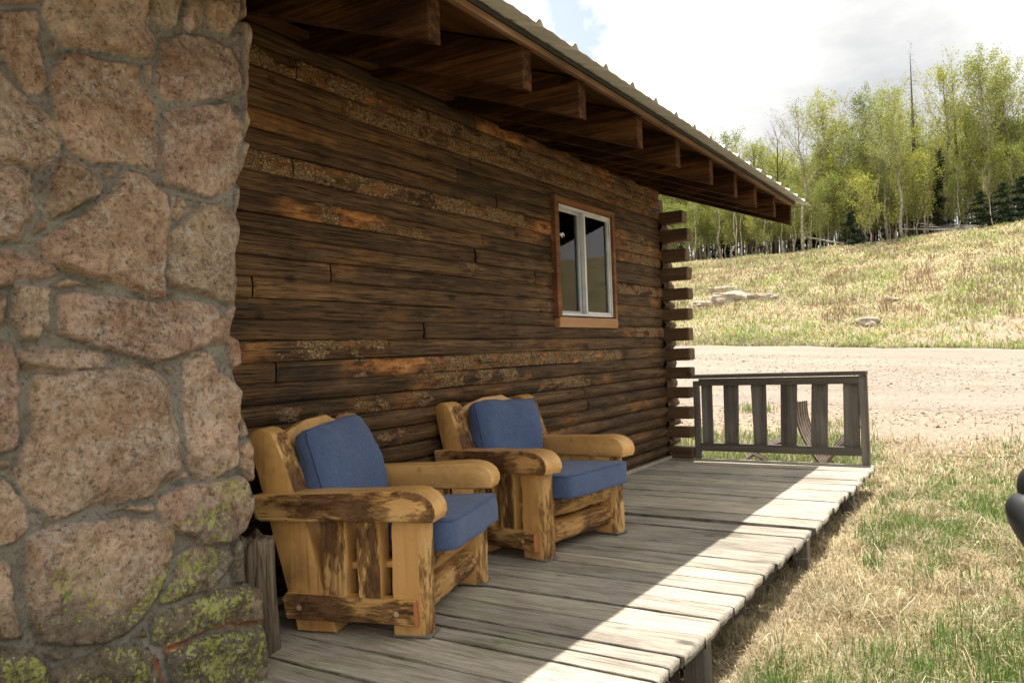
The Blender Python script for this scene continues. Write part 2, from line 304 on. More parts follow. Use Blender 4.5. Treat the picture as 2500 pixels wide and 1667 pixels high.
CGLASS = simple('tinted_glass', (.01,.012,.014), .06); BROWNM = simple('brown_painted_sheet', (.19,.145,.118), .4, .3, .5, .25, 12); ROCK = simple('pale_rock', (.31,.265,.21), .9, 0, .2, .35, 5)
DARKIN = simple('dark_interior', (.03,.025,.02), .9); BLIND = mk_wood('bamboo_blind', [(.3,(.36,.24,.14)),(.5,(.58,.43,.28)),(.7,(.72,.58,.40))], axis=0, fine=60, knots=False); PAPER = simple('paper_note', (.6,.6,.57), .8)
INW = mk_wood('interior_wood', [(.3,(.25,.13,.055)),(.5,(.44,.26,.12)),(.7,(.58,.38,.20))], axis=2, fine=10)
SNAG = mk_wood('bleached_log_wood', [(.3,(.2,.18,.16)),(.5,(.42,.39,.35)),(.7,(.6,.57,.52))], axis=0, fine=14)
def mk_glass():
    m = M('window_glass'); t = m.t; t.nodes.remove(m.b)
    tr = m.n('ShaderNodeBsdfTransparent'); gl = m.n('ShaderNodeBsdfGlossy'); gl.inputs['Roughness'].default_value = .015; fr = m.n('ShaderNodeFresnel'); fr.inputs[0].default_value = 1.30
    tr.inputs[0].default_value = (.90,.91,.90,1); mx = m.n('ShaderNodeMixShader'); m.l(fr.outputs[0], mx.inputs[0]); m.l(tr.outputs[0], mx.inputs[1]); m.l(gl.outputs[0], mx.inputs[2]); m.l(mx.outputs[0], m.o.inputs[0]); return m.m
GLASS = mk_glass()

# ------------------------------------------------------------------ terrain
def sst(a, b, x): t = np.clip((x-a)/(b-a), 0, 1); return t*t*(3-2*t)
def ground0(X, Y):
    X = np.asarray(X, float); Y = np.asarray(Y, float)
    Yc = np.clip(Y, -40, 40)
    z = -.235 - .02*sst(-2,-6,Y) - .05*sst(5,2,X) + .94*np.clip((X-9)/16, 0, 1) + .045*(Yc+3.5)*sst(9,26,X)*np.where(Yc>-3.5,1,.4)
    s = .235 - .0024*(Yc+4); s = np.clip(s, .12, .26)
    d = np.clip(X-25.5, 0, None); z = z + s*np.where(d<44, d - 1.0*(1-np.exp(-d/2.5)), 43+ (d-44)*.45)
    return z
def ground(X, Y, fine=True):
    X = np.asarray(X, float); Y = np.asarray(Y, float); xt = np.interp(Y, TLY, TLX)
    z = ground0(np.minimum(X, xt), Y) + .05*np.clip(X-xt, 0, None)
    if fine: z = z + .045*fbm(X*.8, Y*.8, s=5)*sst(2,8,X) + .35*fbm(X*.12, Y*.12, s=9)*sst(27,35,X)*(1-sst(38,48,X)) + .10*fbm(X*.5, Y*.5, s=11)*sst(26,30,X) + .012*fbm(X*4, Y*4, s=3)
    return z
def tr_base(l): return .80 if 'young' in l else (.86 if 'leafy' in l else .78)
def TLX_at(Y): return float(np.interp(Y, TLY, TLX))
def elv(t): return float(np.interp(t, [-.022,.09,.2,.4], [.1173,.1114,.105,.100]))
def elev_at(t, e, x0=26.):
    # distance along heading t (dy/dx) at which the hill reaches slope e from eye height
    for X in np.arange(x0, 120, .5):
        Y = -2.91+t*X; d = math.hypot(X, t*X)
        if (float(ground0(X, Y))-1.12)/d >= e: return X, Y
    return 110., -2.91+t*110
TLX, TLY = zip(*sorted([elev_at(t, elv(t)) for t in np.arange(-.5, .62, .04)], key=lambda p: p[1]))
xs = np.unique(np.concatenate([np.linspace(-6,14,260), np.linspace(14,34,170), np.linspace(34,90,160), np.linspace(90,500,50)]))
ys = np.unique(np.concatenate([np.linspace(-300,-40,30), np.linspace(-40,-12,50), np.linspace(-12,14,330), np.linspace(14,50,110), np.linspace(50,300,30)]))
GX, GY = np.meshgrid(xs, ys, indexing='ij'); GZ = ground(GX, GY)
def mk_ground():
    m = M('ground_soil', .95, .1); v = m.coord((1,1,1)); g = m.attr('grass'); a = m.noise(v, 1.1, 8, .65); b = m.noise(v, 14, 8, .72); c = m.noise(v, 60, 4, .7)
    soil = m.ramp(m.math('ADD', m.math('MULTIPLY', b, .6), m.math('MULTIPLY', c, .4)), [(.36,(.13,.09,.06)),(.5,(.29,.225,.17)),(.64,(.40,.325,.255))])
    st = m.noise(m.coord((1.,.35,1),rot=(0,0,.5)), 40, 5, .7)
    straw = m.ramp(m.math('ADD', m.math('MULTIPLY', st, .6), m.math('MULTIPLY', b, .4)), [(.34,(.10,.075,.035)),(.48,(.33,.26,.14)),(.64,(.52,.44,.28))])
    straw = m.mix(m.math('MULTIPLY', m.ramp(a, [(.48,0.),(.62,1.)]), .6), straw, m.ramp(b, [(.35,(.06,.09,.02)),(.65,(.22,.26,.08))]))
    col = m.mix(m.ramp(m.math('ADD', g, m.math('MULTIPLY', m.math('SUBTRACT', b, .5), .8)), [(.4,0.),(.6,1.)]), soil, straw)
    peb = m.voro(v, 26); pm = m.math('MULTIPLY', m.ramp(peb, [(.10,1.),(.2,0.)]), m.ramp(m.noise(v, .9, 4), [(.5,0.),(.62,1.)])); col = m.mix(m.math('MULTIPLY', pm, .6), col, (.20,.165,.135))
    return m.done(col, m.bump(m.math('ADD', b, m.math('MULTIPLY', c, .5)), .8, .03))
GROUND = mk_ground()
def roadmask(X, Y):
    # 1 on the bare dirt road, 0 off it
    n = .9*fbm(X*.35, Y*.35, s=21)
    near = 13.2 + .25*(Y+3) + 1.6*n; near = np.where(Y < -3, 13.2+1.6*n, np.minimum(near, 14+1.6*n)); far = 25.3 + .35*n
    return sst(-2.2, 2.2, X-near+.5*fbm(X*3,Y*3,s=23))*(1-sst(-.35, .35, X-far))
def grassmask(X, Y):
    g = 1-roadmask(X, Y)
    patch = fbm(X*.45, Y*.45, s=31)
    g = g*np.where(X < 25, np.clip(1 - sst(7.2,9.8,X+.6*patch*3-.25*np.clip(Y+1.2,0,9))*(.90-.9*patch), 0, 1), np.clip(.95 - sst(33,27,X)*(.35+.35*sst(3,-3,Y) - 1.3*patch), 0, 1))
    return np.clip(g, 0, 1)
gm = grassmask(GX, GY)*np.where((GX < 7.9) & (GY > -2.0), .15, 1)
o = meshobj('ground', np.stack([GX,GY,GZ], -1).reshape(-1,3), grid_faces(len(xs), len(ys)), GROUND, smooth=True, attrs={'grass': gm.ravel()}); tag(o, kind='structure')
# dirt road: its own sheet just above the ground
def mk_road():
    m = M('dirt_road_surface', .95, .1); v = m.coord(); b = m.noise(v, 16, 8, .75); c = m.noise(v, 70, 4, .7); a = m.noise(m.coord((1.,.25,1)), .9, 5, .6)
    col = m.ramp(m.math('ADD', m.math('MULTIPLY', b, .5), m.math('MULTIPLY', c, .5)), [(.38,(.12,.095,.072)),(.5,(.275,.232,.187)),(.62,(.37,.32,.265))])
    col = m.mix(m.math('MULTIPLY', m.ramp(a, [(.42,0.),(.6,1.)]), .5), col, (.33,.285,.235))
    trk = m.ramp(m.noise(m.coord((1.,.06,1)), 2.2, 4, .6), [(.45,0.),(.52,1.),(.58,0.)]); col = m.mix(m.math('MULTIPLY', trk, .35), col, (.20,.165,.13))
    peb = m.ramp(m.voro(v, 15), [(.12,1.),(.24,0.)]); pm = m.math('MULTIPLY', peb, m.ramp(m.noise(v, .8, 4, .6), [(.47,0.),(.6,1.)])); col = m.mix(m.math('MULTIPLY', pm, .7), col, (.17,.14,.115))
    return m.done(col, m.bump(m.math('ADD', b, c), .7, .03))
F = grid_faces(len(xs), len(ys)); rmf = np.where((GX > 10) & (GX < 27), roadmask(GX, GY), 0).ravel(); F = F[rmf[F].mean(1) > .5]
u, inv = np.unique(F, return_inverse=True); RV = np.stack([GX,GY,GZ+.004], -1).reshape(-1,3)[u]
tag(meshobj('dirt_road', RV, inv.reshape(F.shape), mk_road(), smooth=True), kind='structure')

# ------------------------------------------------------------------ grass blades
def mk_blade():
    m = M('grass_blade', .7, .2); c = m.attr('col', 'Color'); tr = m.n('ShaderNodeBsdfTranslucent'); m.l(c, tr.inputs[0]); mx = m.n('ShaderNodeMixShader'); mx.inputs[0].default_value = .3
    m.l(c, m.b.inputs['Base Color']); m.l(m.b.outputs[0], mx.inputs[1]); m.l(tr.outputs[0], mx.inputs[2]); m.l(mx.outputs[0], m.o.inputs[0]); return m.m
BLADE = mk_blade()
def blades(name, P, h, w, lean, cols, label, cat='grass', az=None):
    """P base points (n,3); blade = quad + tip triangle, bent over by lean"""
    n = len(P); a = RNG.uniform(0, 2*np.pi, n) if az is None else az; b = RNG.uniform(0, 2*np.pi, n)
    sd = np.stack([np.cos(b), np.sin(b), np.zeros(n)], 1)*w[:,None]/2; dr = np.stack([np.cos(a), np.sin(a), np.zeros(n)], 1)
    up = np.array([0,0,1.]); ln = lean[:,None]; hh = h[:,None]
    mid = P + hh*.55*(up*np.sqrt(np.clip(1-(ln*.6)**2,0,1)) + dr*ln*.6); tip = mid + hh*.5*(up*np.clip(1-ln*1.15,-.5,1) + dr*np.clip(ln*1.2,0,1))
    tip[:,2] = np.maximum(tip[:,2], P[:,2]+.004)
    V = np.stack([P-sd, P+sd, mid+sd*.8, mid-sd*.8, tip], 1).reshape(-1,3)
    i = np.arange(n)*5; T = np.concatenate([np.stack([i,i+1,i+2],1), np.stack([i,i+2,i+3],1), np.stack([i+3,i+2,i+4],1)])
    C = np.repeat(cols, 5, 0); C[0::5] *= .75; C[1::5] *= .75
    o = meshobj(name, V, T, BLADE, attrs={'col': C}); tag(o, label, cat, kind='stuff'); return o
def scatter(n, x0, x1, y0f, y1f, dens=None):
    X = RNG.uniform(x0, x1, n); Y = RNG.uniform(0, 1, n); Y = y0f(X) + Y*(y1f(X)-y0f(X)); return X, Y
STRAW = np.array([[.50,.42,.25],[.60,.52,.34],[.42,.33,.18],[.66,.59,.42],[.30,.22,.11]]); GREEN = np.array([[.13,.22,.04],[.18,.28,.06],[.10,.18,.04],[.24,.33,.09],[.22,.30,.13]])
def cols(n, pal): return pal[RNG.integers(0, len(pal), n)]*RNG.uniform(.8, 1.15, (n,1))
def deckclear(X, Y): return ~((X < 7.80) & (Y > -1.70+.12*fbm(X*3, Y*0, s=45))) 
# near field, right of the deck
n = 210000; X = 1.6 + 9.2*RNG.uniform(0,1,n)**1.5; Y = RNG.uniform(-1, 1, n); yl = -2.91-.10*X-.5; yh = np.where(X<7.8, -1.55, -1.2+.35*(X-7.8)); Y = yl+(Y+1)/2*(yh-yl)
k = deckclear(X, Y) & (RNG.uniform(0,1,n) < np.clip(grassmask(X, Y)+.05,0,1)); X, Y = X[k], Y[k]; n = len(X)
P = np.stack([X, Y, ground(X, Y)-.004], 1); big = fbm(X*1.1, Y*1.1, s=41)
cl = fbm(P[:,0]*5, P[:,1]*5, s=43); cl2 = .5+.5*np.clip(fbm(P[:,0]*9, P[:,1]*9, s=44)*2.5,-1,1)
blades('dry_grass', P, RNG.uniform(.03,.12,n)*(1+1.1*np.clip(cl*2,0,1))*np.where(P[:,0]<7.8, .6+.4*sst(-1.86,-2.08,P[:,1]), 1), RNG.uniform(.002,.0055,n)*np.clip(X/4,.8,2.2), RNG.uniform(.45,1.15,n), cols(n, STRAW)*(.80+.38*cl2)[:,None], 'matted dry straw coloured grass covering the ground right of the deck')
n = 95000; X = 1.6 + 9.5*RNG.uniform(0,1,n)**1.35; yl = -2.91-.10*X-.5; yh = np.where(X<7.8, -2.0, -1.2+.35*(X-7.8)); Y = yl+RNG.uniform(0,1,n)*(yh-yl)
pt = fbm(X*1.0, Y*1.0, s=51)+.25*fbm(X*4, Y*4, s=52); k = deckclear(X,Y) & (RNG.uniform(-.22,.46,n) < pt) & (RNG.uniform(0,1,n) < grassmask(X,Y)); X, Y = X[k], Y[k]; n = len(X)
P = np.stack([X, Y, ground(X, Y)-.004], 1)
blades('green_grass', P, RNG.uniform(.04,.14,n)*np.clip(1.6-X*.09,.7,1.3), RNG.uniform(.003,.006,n)*np.clip(X/4,.8,2), RNG.uniform(.1,.75,n), cols(n, GREEN), 'fresh green grass blades growing up through the straw right of the deck')
# taller green tufts among the straw
n = 0; tx = []; tr2 = np.random.default_rng(66)
for i in range(330):
    cx = 1.9+7.0*tr2.random()**1.2; cy = -2.05-tr2.random()*(1.15+.12*cx); 
    if fbm(np.array([cx*.9]), np.array([cy*.9]), s=67)[0] < -.12: continue
    q = int(tr2.integers(14,60)); rr = tr2.uniform(.02,.09); tx.append(np.stack([tr2.normal(cx,rr,q), tr2.normal(cy,rr,q)],1))
tx = np.concatenate(tx); tx = tx[deckclear(tx[:,0], tx[:,1])]; n = len(tx); P = np.stack([tx[:,0], tx[:,1], ground(tx[:,0], tx[:,1])-.004],1)
blades('grass_tufts', P, tr2.uniform(.07,.20,n)*np.clip(1.35-P[:,0]*.07,.6,1.2), tr2.uniform(.003,.006,n)*np.clip(P[:,0]/4,.8,2), tr2.uniform(.1,.6,n), cols(n, GREEN*1.1), 'taller fresh green tufts dotted through the dry grass')
# lush strip behind the railing, tufts in the gravel
n = 26000; X = RNG.uniform(7.95, 10.8, n); Y = RNG.uniform(-1.75, 2.6, n); pt = fbm(X*.9, Y*.9, s=61); k = RNG.uniform(-.7,.6,n) < pt + .55*(1-sst(8.6,9.8,X)) - .5*sst(-.9,-1.7,Y) ; X, Y = X[k], Y[k]
for cx, cy, rr, q in [(13.0,.55,.16,300),(10.6,-.55,.28,300),(11.6,-.8,.25,260),(11.2,-3.5,.35,260),(10.3,-3.3,.3,220),(14.5,2.9,.35,240)]:
    X = np.append(X, RNG.normal(cx, rr, q)); Y = np.append(Y, RNG.normal(cy, rr, q))
n = len(X); P = np.stack([X, Y, ground(X, Y)-.004], 1)
mixc = np.where((RNG.uniform(0,1,n) < .68)[:,None], cols(n, GREEN*1.05), cols(n, STRAW))
blades('lush_grass', P, RNG.uniform(.06,.22,n), RNG.uniform(.005,.011,n), RNG.uniform(.1,.7,n), mixc, 'taller green grass and tufts growing behind the end railing')
# hillside grass
n = 190000; X = 25.2 + 60*RNG.uniform(0,1,n)**1.7; T_ = RNG.uniform(-.12, .55, n); Y = -2.91 + T_*X
pt = fbm(X*.35, Y*.6, s=71); k = RNG.uniform(0,1,n) < np.clip(grassmask(X, Y), .12, 1); X, Y, pt = X[k], Y[k], pt[k]; n = len(X)
P = np.stack([X, Y, ground(X, Y)-.02], 1); gfr = np.clip(.26 + .6*pt + .22*sst(34,27,X) , .08, .7)
c = np.where((RNG.uniform(0,1,n) < gfr)[:,None], cols(n, GREEN*1.2+np.array([.10,.07,.03])), cols(n, STRAW*np.array([1.02,1.03,1.12]))*(.86+.5*fbm(X*.25,Y*.4,s=73))[:,None])
blades('hillside_grass', P, RNG.uniform(.08,.28,n)*(.8+.5*(pt>0)), RNG.uniform(.018,.05,n)*np.clip(X/30,1,2), RNG.uniform(.3,1.0,n), c, 'pale dry and green grass covering the hillside beyond the dirt road')
# brown weed stems on the slope
n = 22000; X = RNG.uniform(30, 52, n); T_ = RNG.uniform(-.05, .40, n); Y = -2.91+T_*X; pt = fbm(X*.8, Y*1.3, s=81); k = pt > .16; X, Y = X[k], Y[k]; n = len(X)
P = np.stack([X, Y, ground(X, Y)-.02], 1); blades('dry_weeds', P, RNG.uniform(.2,.5,n), RNG.uniform(.012,.03,n), RNG.uniform(0,.5,n), cols(n, np.array([[.24,.16,.10],[.30,.20,.13]])), 'brown dry weed stems scattered over the hillside')
n = 700; X = np.where(RNG.uniform(0,1,n)<.6, RNG.uniform(25.8,28.5,n), RNG.uniform(25.8,33,n)); Y = -2.91+RNG.uniform(-.03,.42,n)*X; P = np.stack([X, Y, ground(X,Y)+.06],1); k = fbm(X*.6,Y*.6,s=91)>.05; P = P[k]; n = len(P)
blades('dandelions', P, np.full(n,.05), np.full(n,.07), RNG.uniform(.6,1,n), cols(n, np.array([[.75,.55,.03]])), 'small yellow dandelion heads on the verge beyond the dirt road', 'flowers')
# long straws lying on the grass
n = 220; X = RNG.uniform(1.9, 7, n); Y = -1.9-RNG.uniform(0,1,n)*(1.0+.15*X); P = np.stack([X, Y, ground(X,Y)+.02],1); blades('loose_straw', P, RNG.uniform(.15,.4,n), np.full(n,.004), RNG.uniform(.9,1.2,n), cols(n, STRAW*1.25), 'long loose straws lying over the grass right of the deck', 'straw')

# loose gravel over the bare dirt
def gravel():
    g = np.random.default_rng(31); n = 15000; X = 8.3+14*g.random(n)**1.6; Y = -2.91+g.uniform(-.10,.42,n)*X; k = (fbm(X*.7, Y*.7, s=25) > g.uniform(-.5,.35,n)) & ((X > 9.5) | (Y < -1.9)); X, Y = X[k], Y[k]; n = len(X)
    s_ = g.uniform(.006,.020,n)*np.clip(X/11,.9,1.5)*np.where(g.random(n) < .04, 2.0, 1); base_ = np.array([(1,0,0),(-.5,.87,0),(-.5,-.87,0),(0,0,1.),(0,0,-.6)]); R_ = base_[None]*g.uniform(.6,1.2,(n,5,1)); a = g.uniform(0,6.28,n); c, s2 = np.cos(a)[:,None], np.sin(a)[:,None]
    V = np.stack([R_[...,0]*c-R_[...,1]*s2, R_[...,0]*s2+R_[...,1]*c, R_[...,2]*.6],-1)*s_[:,None,None]+np.stack([X,Y,ground(X,Y)+.006],1)[:,None,:]
    i = (np.arange(n)*5)[:,None]; T = np.concatenate([i+np.array([[p,q,r]]) for p,q,r in ((0,1,3),(1,2,3),(2,0,3),(1,0,4),(2,1,4),(0,2,4))])
    tag(meshobj('gravel', V.reshape(-1,3), T, simple_stone(), attrs={'lv': np.repeat(g.random(n),5)}), 'loose gravel scattered over the bare dirt beyond the deck', 'gravel', kind='stuff')
def simple_stone():
    m = M('gravel_stone', .9, .2); return m.done(m.ramp(m.attr('lv'), [(0.,(.09,.075,.06)),(.5,(.27,.22,.175)),(1.,(.45,.40,.33))]))
gravel()
# ------------------------------------------------------------------ generic solids
def newell(P):
    return np.array([P[:,0], P[:,1]])
def extr(name, outline, a0, a1, axis='u', mats=None, parent=None, bev=.012, bulge0=0, bulge1=0, barkf=None, nz=.003, seed=0, seg=6, frame=None):
    """prism: 2D outline (p,q) extruded from a0 to a1 along the third axis. axis u: (v,z) outline; v: (u,z); z: (u,v). Rounded edges, slightly uneven."""
    P = np.array(outline, float)
    # densify outline
    D = []
    for i in range(len(P)):
        a, b = P[i], P[(i+1)%len(P)]; m = max(1, int(np.linalg.norm(b-a)/.05))
        for j in range(m): D.append(a+(b-a)*j/m)
    P = np.array(D); n = len(P)
    area = .5*np.sum(P[:,0]*np.roll(P[:,1],-1)-np.roll(P[:,0],-1)*P[:,1])
    if area < 0: P = P[::-1]
    tn = np.roll(P,-1,0)-np.roll(P,1,0); tn /= np.linalg.norm(tn,axis=1)[:,None]+1e-9; nr = np.stack([tn[:,1],-tn[:,0]],1)
    L = a1-a0; s = 1 if L > 0 else -1
    st = [(a0, bev*1.0), (a0+s*bev*.35, bev*.3), (a0+s*bev, 0)] if not bulge0 else [(a0-s*bulge0*0, bev*1.6), (a0+s*bulge0*.45, bev*.6), (a0+s*bulge0, 0)]
    en = [(a1-s*bev, 0), (a1-s*bev*.35, bev*.3), (a1, bev)] if not bulge1 else [(a1-s*bulge1, 0), (a1-s*bulge1*.45, bev*.6), (a1, bev*1.6)]
    mid = [(st[-1][0]+(en[0][0]-st[-1][0])*k/seg, 0) for k in range(1, seg)]
    rings = st+mid+en; V = []
    for (a, ins) in rings:
        Q = P-nr*ins
        for q in Q: V.append((a, q[0], q[1]))
    V = np.array(V); sc = 9.
    ns = vn(V[:,0]*sc, V[:,1]*sc, V[:,2]*sc, s=seed); ns2 = vn(V[:,0]*sc*2.7, V[:,1]*sc*2.7, V[:,2]*sc*2.7, s=seed+5)
    NR = np.tile(nr, (len(rings),1)); V[:,1:] += NR*(ns*nz+ns2*nz*.5)[:,None]
    F = []
    for k in range(len(rings)-1):
        for i in range(n):
            j = (i+1)%n; F.append((k*n+i, k*n+j, (k+1)*n+j, (k+1)*n+i))
    m = len(rings)-1
    # caps: rings shrinking to a slightly domed middle
    c0 = len(V); cen = V[:n].mean(0); cen1 = V[m*n:].mean(0)
    F.append(tuple(range(n))[::-1]); F.append(tuple(m*n+i for i in range(n)))
    if axis == 'u': W_ = V
    elif axis == 'v': W_ = V[:,[1,0,2]]
    else: W_ = V[:,[1,2,0]]
    o = meshobj(name, W_, F, mats or PINE, parent)
    me = o.data; bm = bmesh.new(); bm.from_mesh(me); bmesh.ops.recalc_face_normals(bm, faces=bm.faces); bm.to_mesh(me); bm.free()
    if barkf:
        fm = [1 if barkf(p.normal, p.center) else 0 for p in me.polygons]; me.polygons.foreach_set('material_index', fm)
    me.polygons.foreach_set('use_smooth', [len(p.vertices) < 5 for p in me.polygons]); me.set_sharp_from_angle(angle=R(28))
    return o
def box(x0,x1,y0,y1,z0,z1): 
    V = [(x,y,z) for x in (x0,x1) for y in (y0,y1) for z in (z0,z1)]
    return V, [(0,1,3,2),(4,6,7,5),(0,4,5,1),(2,3,7,6),(0,2,6,4),(1,5,7,3)]
class MB:
    def __init__(s): s.V = []; s.F = []; s.A = []
    def box(s, x0,x1,y0,y1,z0,z1, a=0.5, jit=0):
        b = len(s.V); V, F = box(x0,x1,y0,y1,z0,z1)
        s.V += [(x+random.uniform(-jit,jit), y+random.uniform(-jit,jit), z+random.uniform(-jit,jit)) for x,y,z in V]; s.F += [tuple(b+i for i in f) for f in F]; s.A += [a]*8; return s
    def obox(s, c, ax, ay, az, a=.5):
        b = len(s.V); c = Vector(c); ax, ay, az = Vector(ax), Vector(ay), Vector(az)
        for i in (-1,1):
            for j in (-1,1):
                for k in (-1,1): s.V.append(tuple(c+ax*i+ay*j+az*k))
        s.F += [tuple(b+i for i in f) for f in [(0,1,3,2),(4,6,7,5),(0,4,5,1),(2,3,7,6),(0,2,6,4),(1,5,7,3)]]; s.A += [a]*8; return s
    def build(s, name, mat, parent=None, bev=0, tone=False):
        o = meshobj(name, s.V, s.F, mat, parent, attrs={'tone': s.A, 'wallside': [1]*len(s.A)} if tone else None)
        if bev:
            bm = bmesh.new(); bm.from_mesh(o.data); bmesh.ops.recalc_face_normals(bm, faces=bm.faces); bmesh.ops.bevel(bm, geom=bm.edges, offset=bev, segments=2, affect='EDGES', profile=.6); bm.to_mesh(o.data); bm.free()
        return o

# ------------------------------------------------------------------ log cabin
cabin = empty('log_cabin', (0,0,0), label='brown log cabin with bark patches on its wall, a sliding window and a metal roof', cat='cabin')
H = .0985; ZO = .3*H; WX0, WX1 = -.6, 7.66
WIN = (5.40, 6.42, 1.38, 2.26)       # opening x0,x1,z0,z1
patch = [(25,2.2,7.7,.75,.35),(24,3.12,7.7,.8,.3),(26,4.38,5.35,.3,.9),(26,5.4,7.7,.55,.6),(20,2.3,5.05,.9,.25),(20,5.05,5.4,0,.9),(18,2.62,3.82,.5,.8),(11,2.2,3.43,.45,.55),(10,3.04,3.9,.45,.8),(10,3.9,6.6,.7,.6),
 (9,3.6,5.0,.75,.3),(8,5.0,6.0,.75,.2),(8,2.5,3.9,.45,.2),(20,6.5,7.7,.6,.7),(19,6.55,7.7,.7,.4),(16,6.5,7.7,.8,.2),(12,6.86,7.7,.85,.2),(21,6.5,7.7,.25,.3),(12,6.6,6.9,0,.6),(16,4.05,4.36,.6,.3),(6,3.,3.6,.3,.1),(14,5.1,5.4,.2,.1)]
V = []; F = []; TN = []; BK = []; OG = []; CKA = []; base = 0
prof = [(0,-.022),(.008,-.010),(.028,-.001),(.3,.004),(.5,.006),(.7,.004),(.972,-.001),(.992,-.010),(1,-.022)]   # (height fraction, outward)
rowr = random.Random(5)
for k in range(-1, 27):
    z0 = ZO+k*H; x = WX0; segs = []
    while x < WX1:
        L_ = rowr.uniform(2.6, 6.5); x1 = min(WX1, x+L_); 
        if WX1-x1 < .7: x1 = WX1
        segs.append((x, x1)); x = x1
    if k == 26: segs = [(WX0,4.37),(4.37,WX1)]
    if k == 24: segs = [(WX0,3.12),(3.12,WX1)]
    if k == 11: segs = [(WX0,3.43),(3.43,WX1)]
    if k == 15: segs = [(WX0,3.0),(3.0,WX1)]
    zb = z0+WIN[2]*0; 
    for (sa, sb) in segs:
        t = rowr.uniform(.1,.8); 
        if k < 9: t *= .7
        off = rowr.uniform(-.006,.006)
        parts = [(sa, sb)]
        zc = z0+H/2
        if WIN[2]-.06 < zc < WIN[3]+.03:
            np_ = []
            for a, b in parts:
                if b <= WIN[0] or a >= WIN[1]: np_.append((a,b)); continue
                if a < WIN[0]: np_.append((a, WIN[0]-.015))
                if b > WIN[1]: np_.append((WIN[1]+.015, b))
            parts = np_
        for (a, b) in parts:
            nx = max(2, int((b-a)/.013)); xx = np.linspace(a+.002, b-.002, nx); npf = len(prof)*2-1
            hf = np.interp(np.arange(npf), np.arange(0,npf,2), [p[0] for p in prof]); of = np.interp(np.arange(npf), np.arange(0,npf,2), [p[1] for p in prof])
            XX, HF = np.meshgrid(xx, hf, indexing='ij'); OF = np.broadcast_to(of, XX.shape)
            wav = .006*fbm(xx*1.3, xx*0+k*3.1, s=101); lowround = 1.0 if k > 9 else 2.2
            ZZ = z0 + HF*H + wav[:,None]
            bk = np.zeros_like(XX); og = np.zeros_like(XX); ck = np.zeros_like(XX)
            for _ in range(1+int((b-a)/1.3)):
                cx_ = rowr.uniform(a, b); cl_ = rowr.uniform(.25, 1.1); ch_ = rowr.uniform(.2,.8); cs_ = rowr.uniform(-.35,.35); u_ = (XX-cx_)/cl_; ck = np.maximum(ck, np.where((u_ > 0) & (u_ < 1), np.exp(-((HF-ch_-cs_*u_-.05*fbm(XX*3, XX*0+k, s=195))/.045)**2)*np.sin(np.pi*np.clip(u_,0,1))**.4, 0)*rowr.choice([.5,.9,1.]))
            for (pk, pa, pb, bv, ov) in patch:
                if pk != k: continue
                e = np.minimum(sst(pa-.05,pa+.12,XX), 1-sst(pb-.12,pb+.05,XX))
                nse = fbm(XX*6, ZZ*16, s=111+k)*1.3; bk = np.maximum(bk, e*np.clip(bv*1.2-.15+nse, 0, 1)); og = np.maximum(og, e*np.clip(ov*1.3-.3+fbm(XX*2.5, ZZ*9, s=131+k)*1.5, 0, 1))
            rg = np.clip(fbm(XX*1.6, ZZ*5, s=151+k)*2.6-.75, 0, 1)*.55; bk = np.maximum(bk, np.clip(fbm(XX*2.2+30, ZZ*7, s=191+k)*2.6-1.05, 0, 1)*.55); og = np.maximum(og, rg)
            ends = np.minimum((XX-a), (b-XX)); er = np.where(ends<.014, -(.014-ends)*.8, 0) 
            yy = .005*ck-(OF*lowround + off + er*.8 + bk*(.006+.010*np.abs(fbm(XX*22, ZZ*22, s=161))) + .0035*fbm(XX*5, ZZ*28, s=171) + .003*vn(XX*.9, ZZ*8+k, s=181))
            if k < 9: yy = yy - .012*np.sin(np.pi*HF)
            V.append(np.stack([XX,yy,ZZ],-1).reshape(-1,3)); F.append(grid_faces(nx, npf)[:, ::-1]+base); base += nx*npf
            TN.append(np.full(XX.size, t)); BK.append(bk.ravel()); CKA.append(ck.ravel()); OG.append(og.ravel())
wall = meshobj('wall', np.concatenate(V), np.concatenate(F), LOG, cabin, smooth=True, attrs={'tone': np.concatenate(TN), 'bark': np.concatenate(BK), 'orange': np.concatenate(OG), 'crack': np.concatenate(CKA)})
# backing and the other walls (cabin body), with the window's opening in front
mb = MB()
mb.box(WX0, WIN[0]-.02, .028,.16, -.3,2.72).box(WIN[1]+.02, 7.66, .028,.16, -.3,2.72).box(WIN[0]-.02,WIN[1]+.02,.028,.16,-.3,WIN[2]-.02).box(WIN[0]-.02,WIN[1]+.02,.028,.16,WIN[3]+.02,2.72)
mb.box(WX0,4.6,5.4,5.55,-.3,2.72).box(7.2,7.66,5.4,5.55,-.3,2.72).box(4.6,7.2,5.4,5.55,-.3,.9).box(4.6,7.2,5.4,5.55,2.1,2.72).box(WX0,WX0+.14,.16,5.4,-.3,2.72)  # unseen back wall, with an opening added to let daylight into the room
mb.build('wall_backing', DARKIN, cabin)
mb = MB()
mb.box(WX0+.14,7.5,.16,5.4,-.05,-.01)  # floor inside
MB().box(7.50,7.60,.17,5.38,-.0,2.7).build('inside_wall', INW, cabin)
mb.build('inside_floor', INW, cabin)
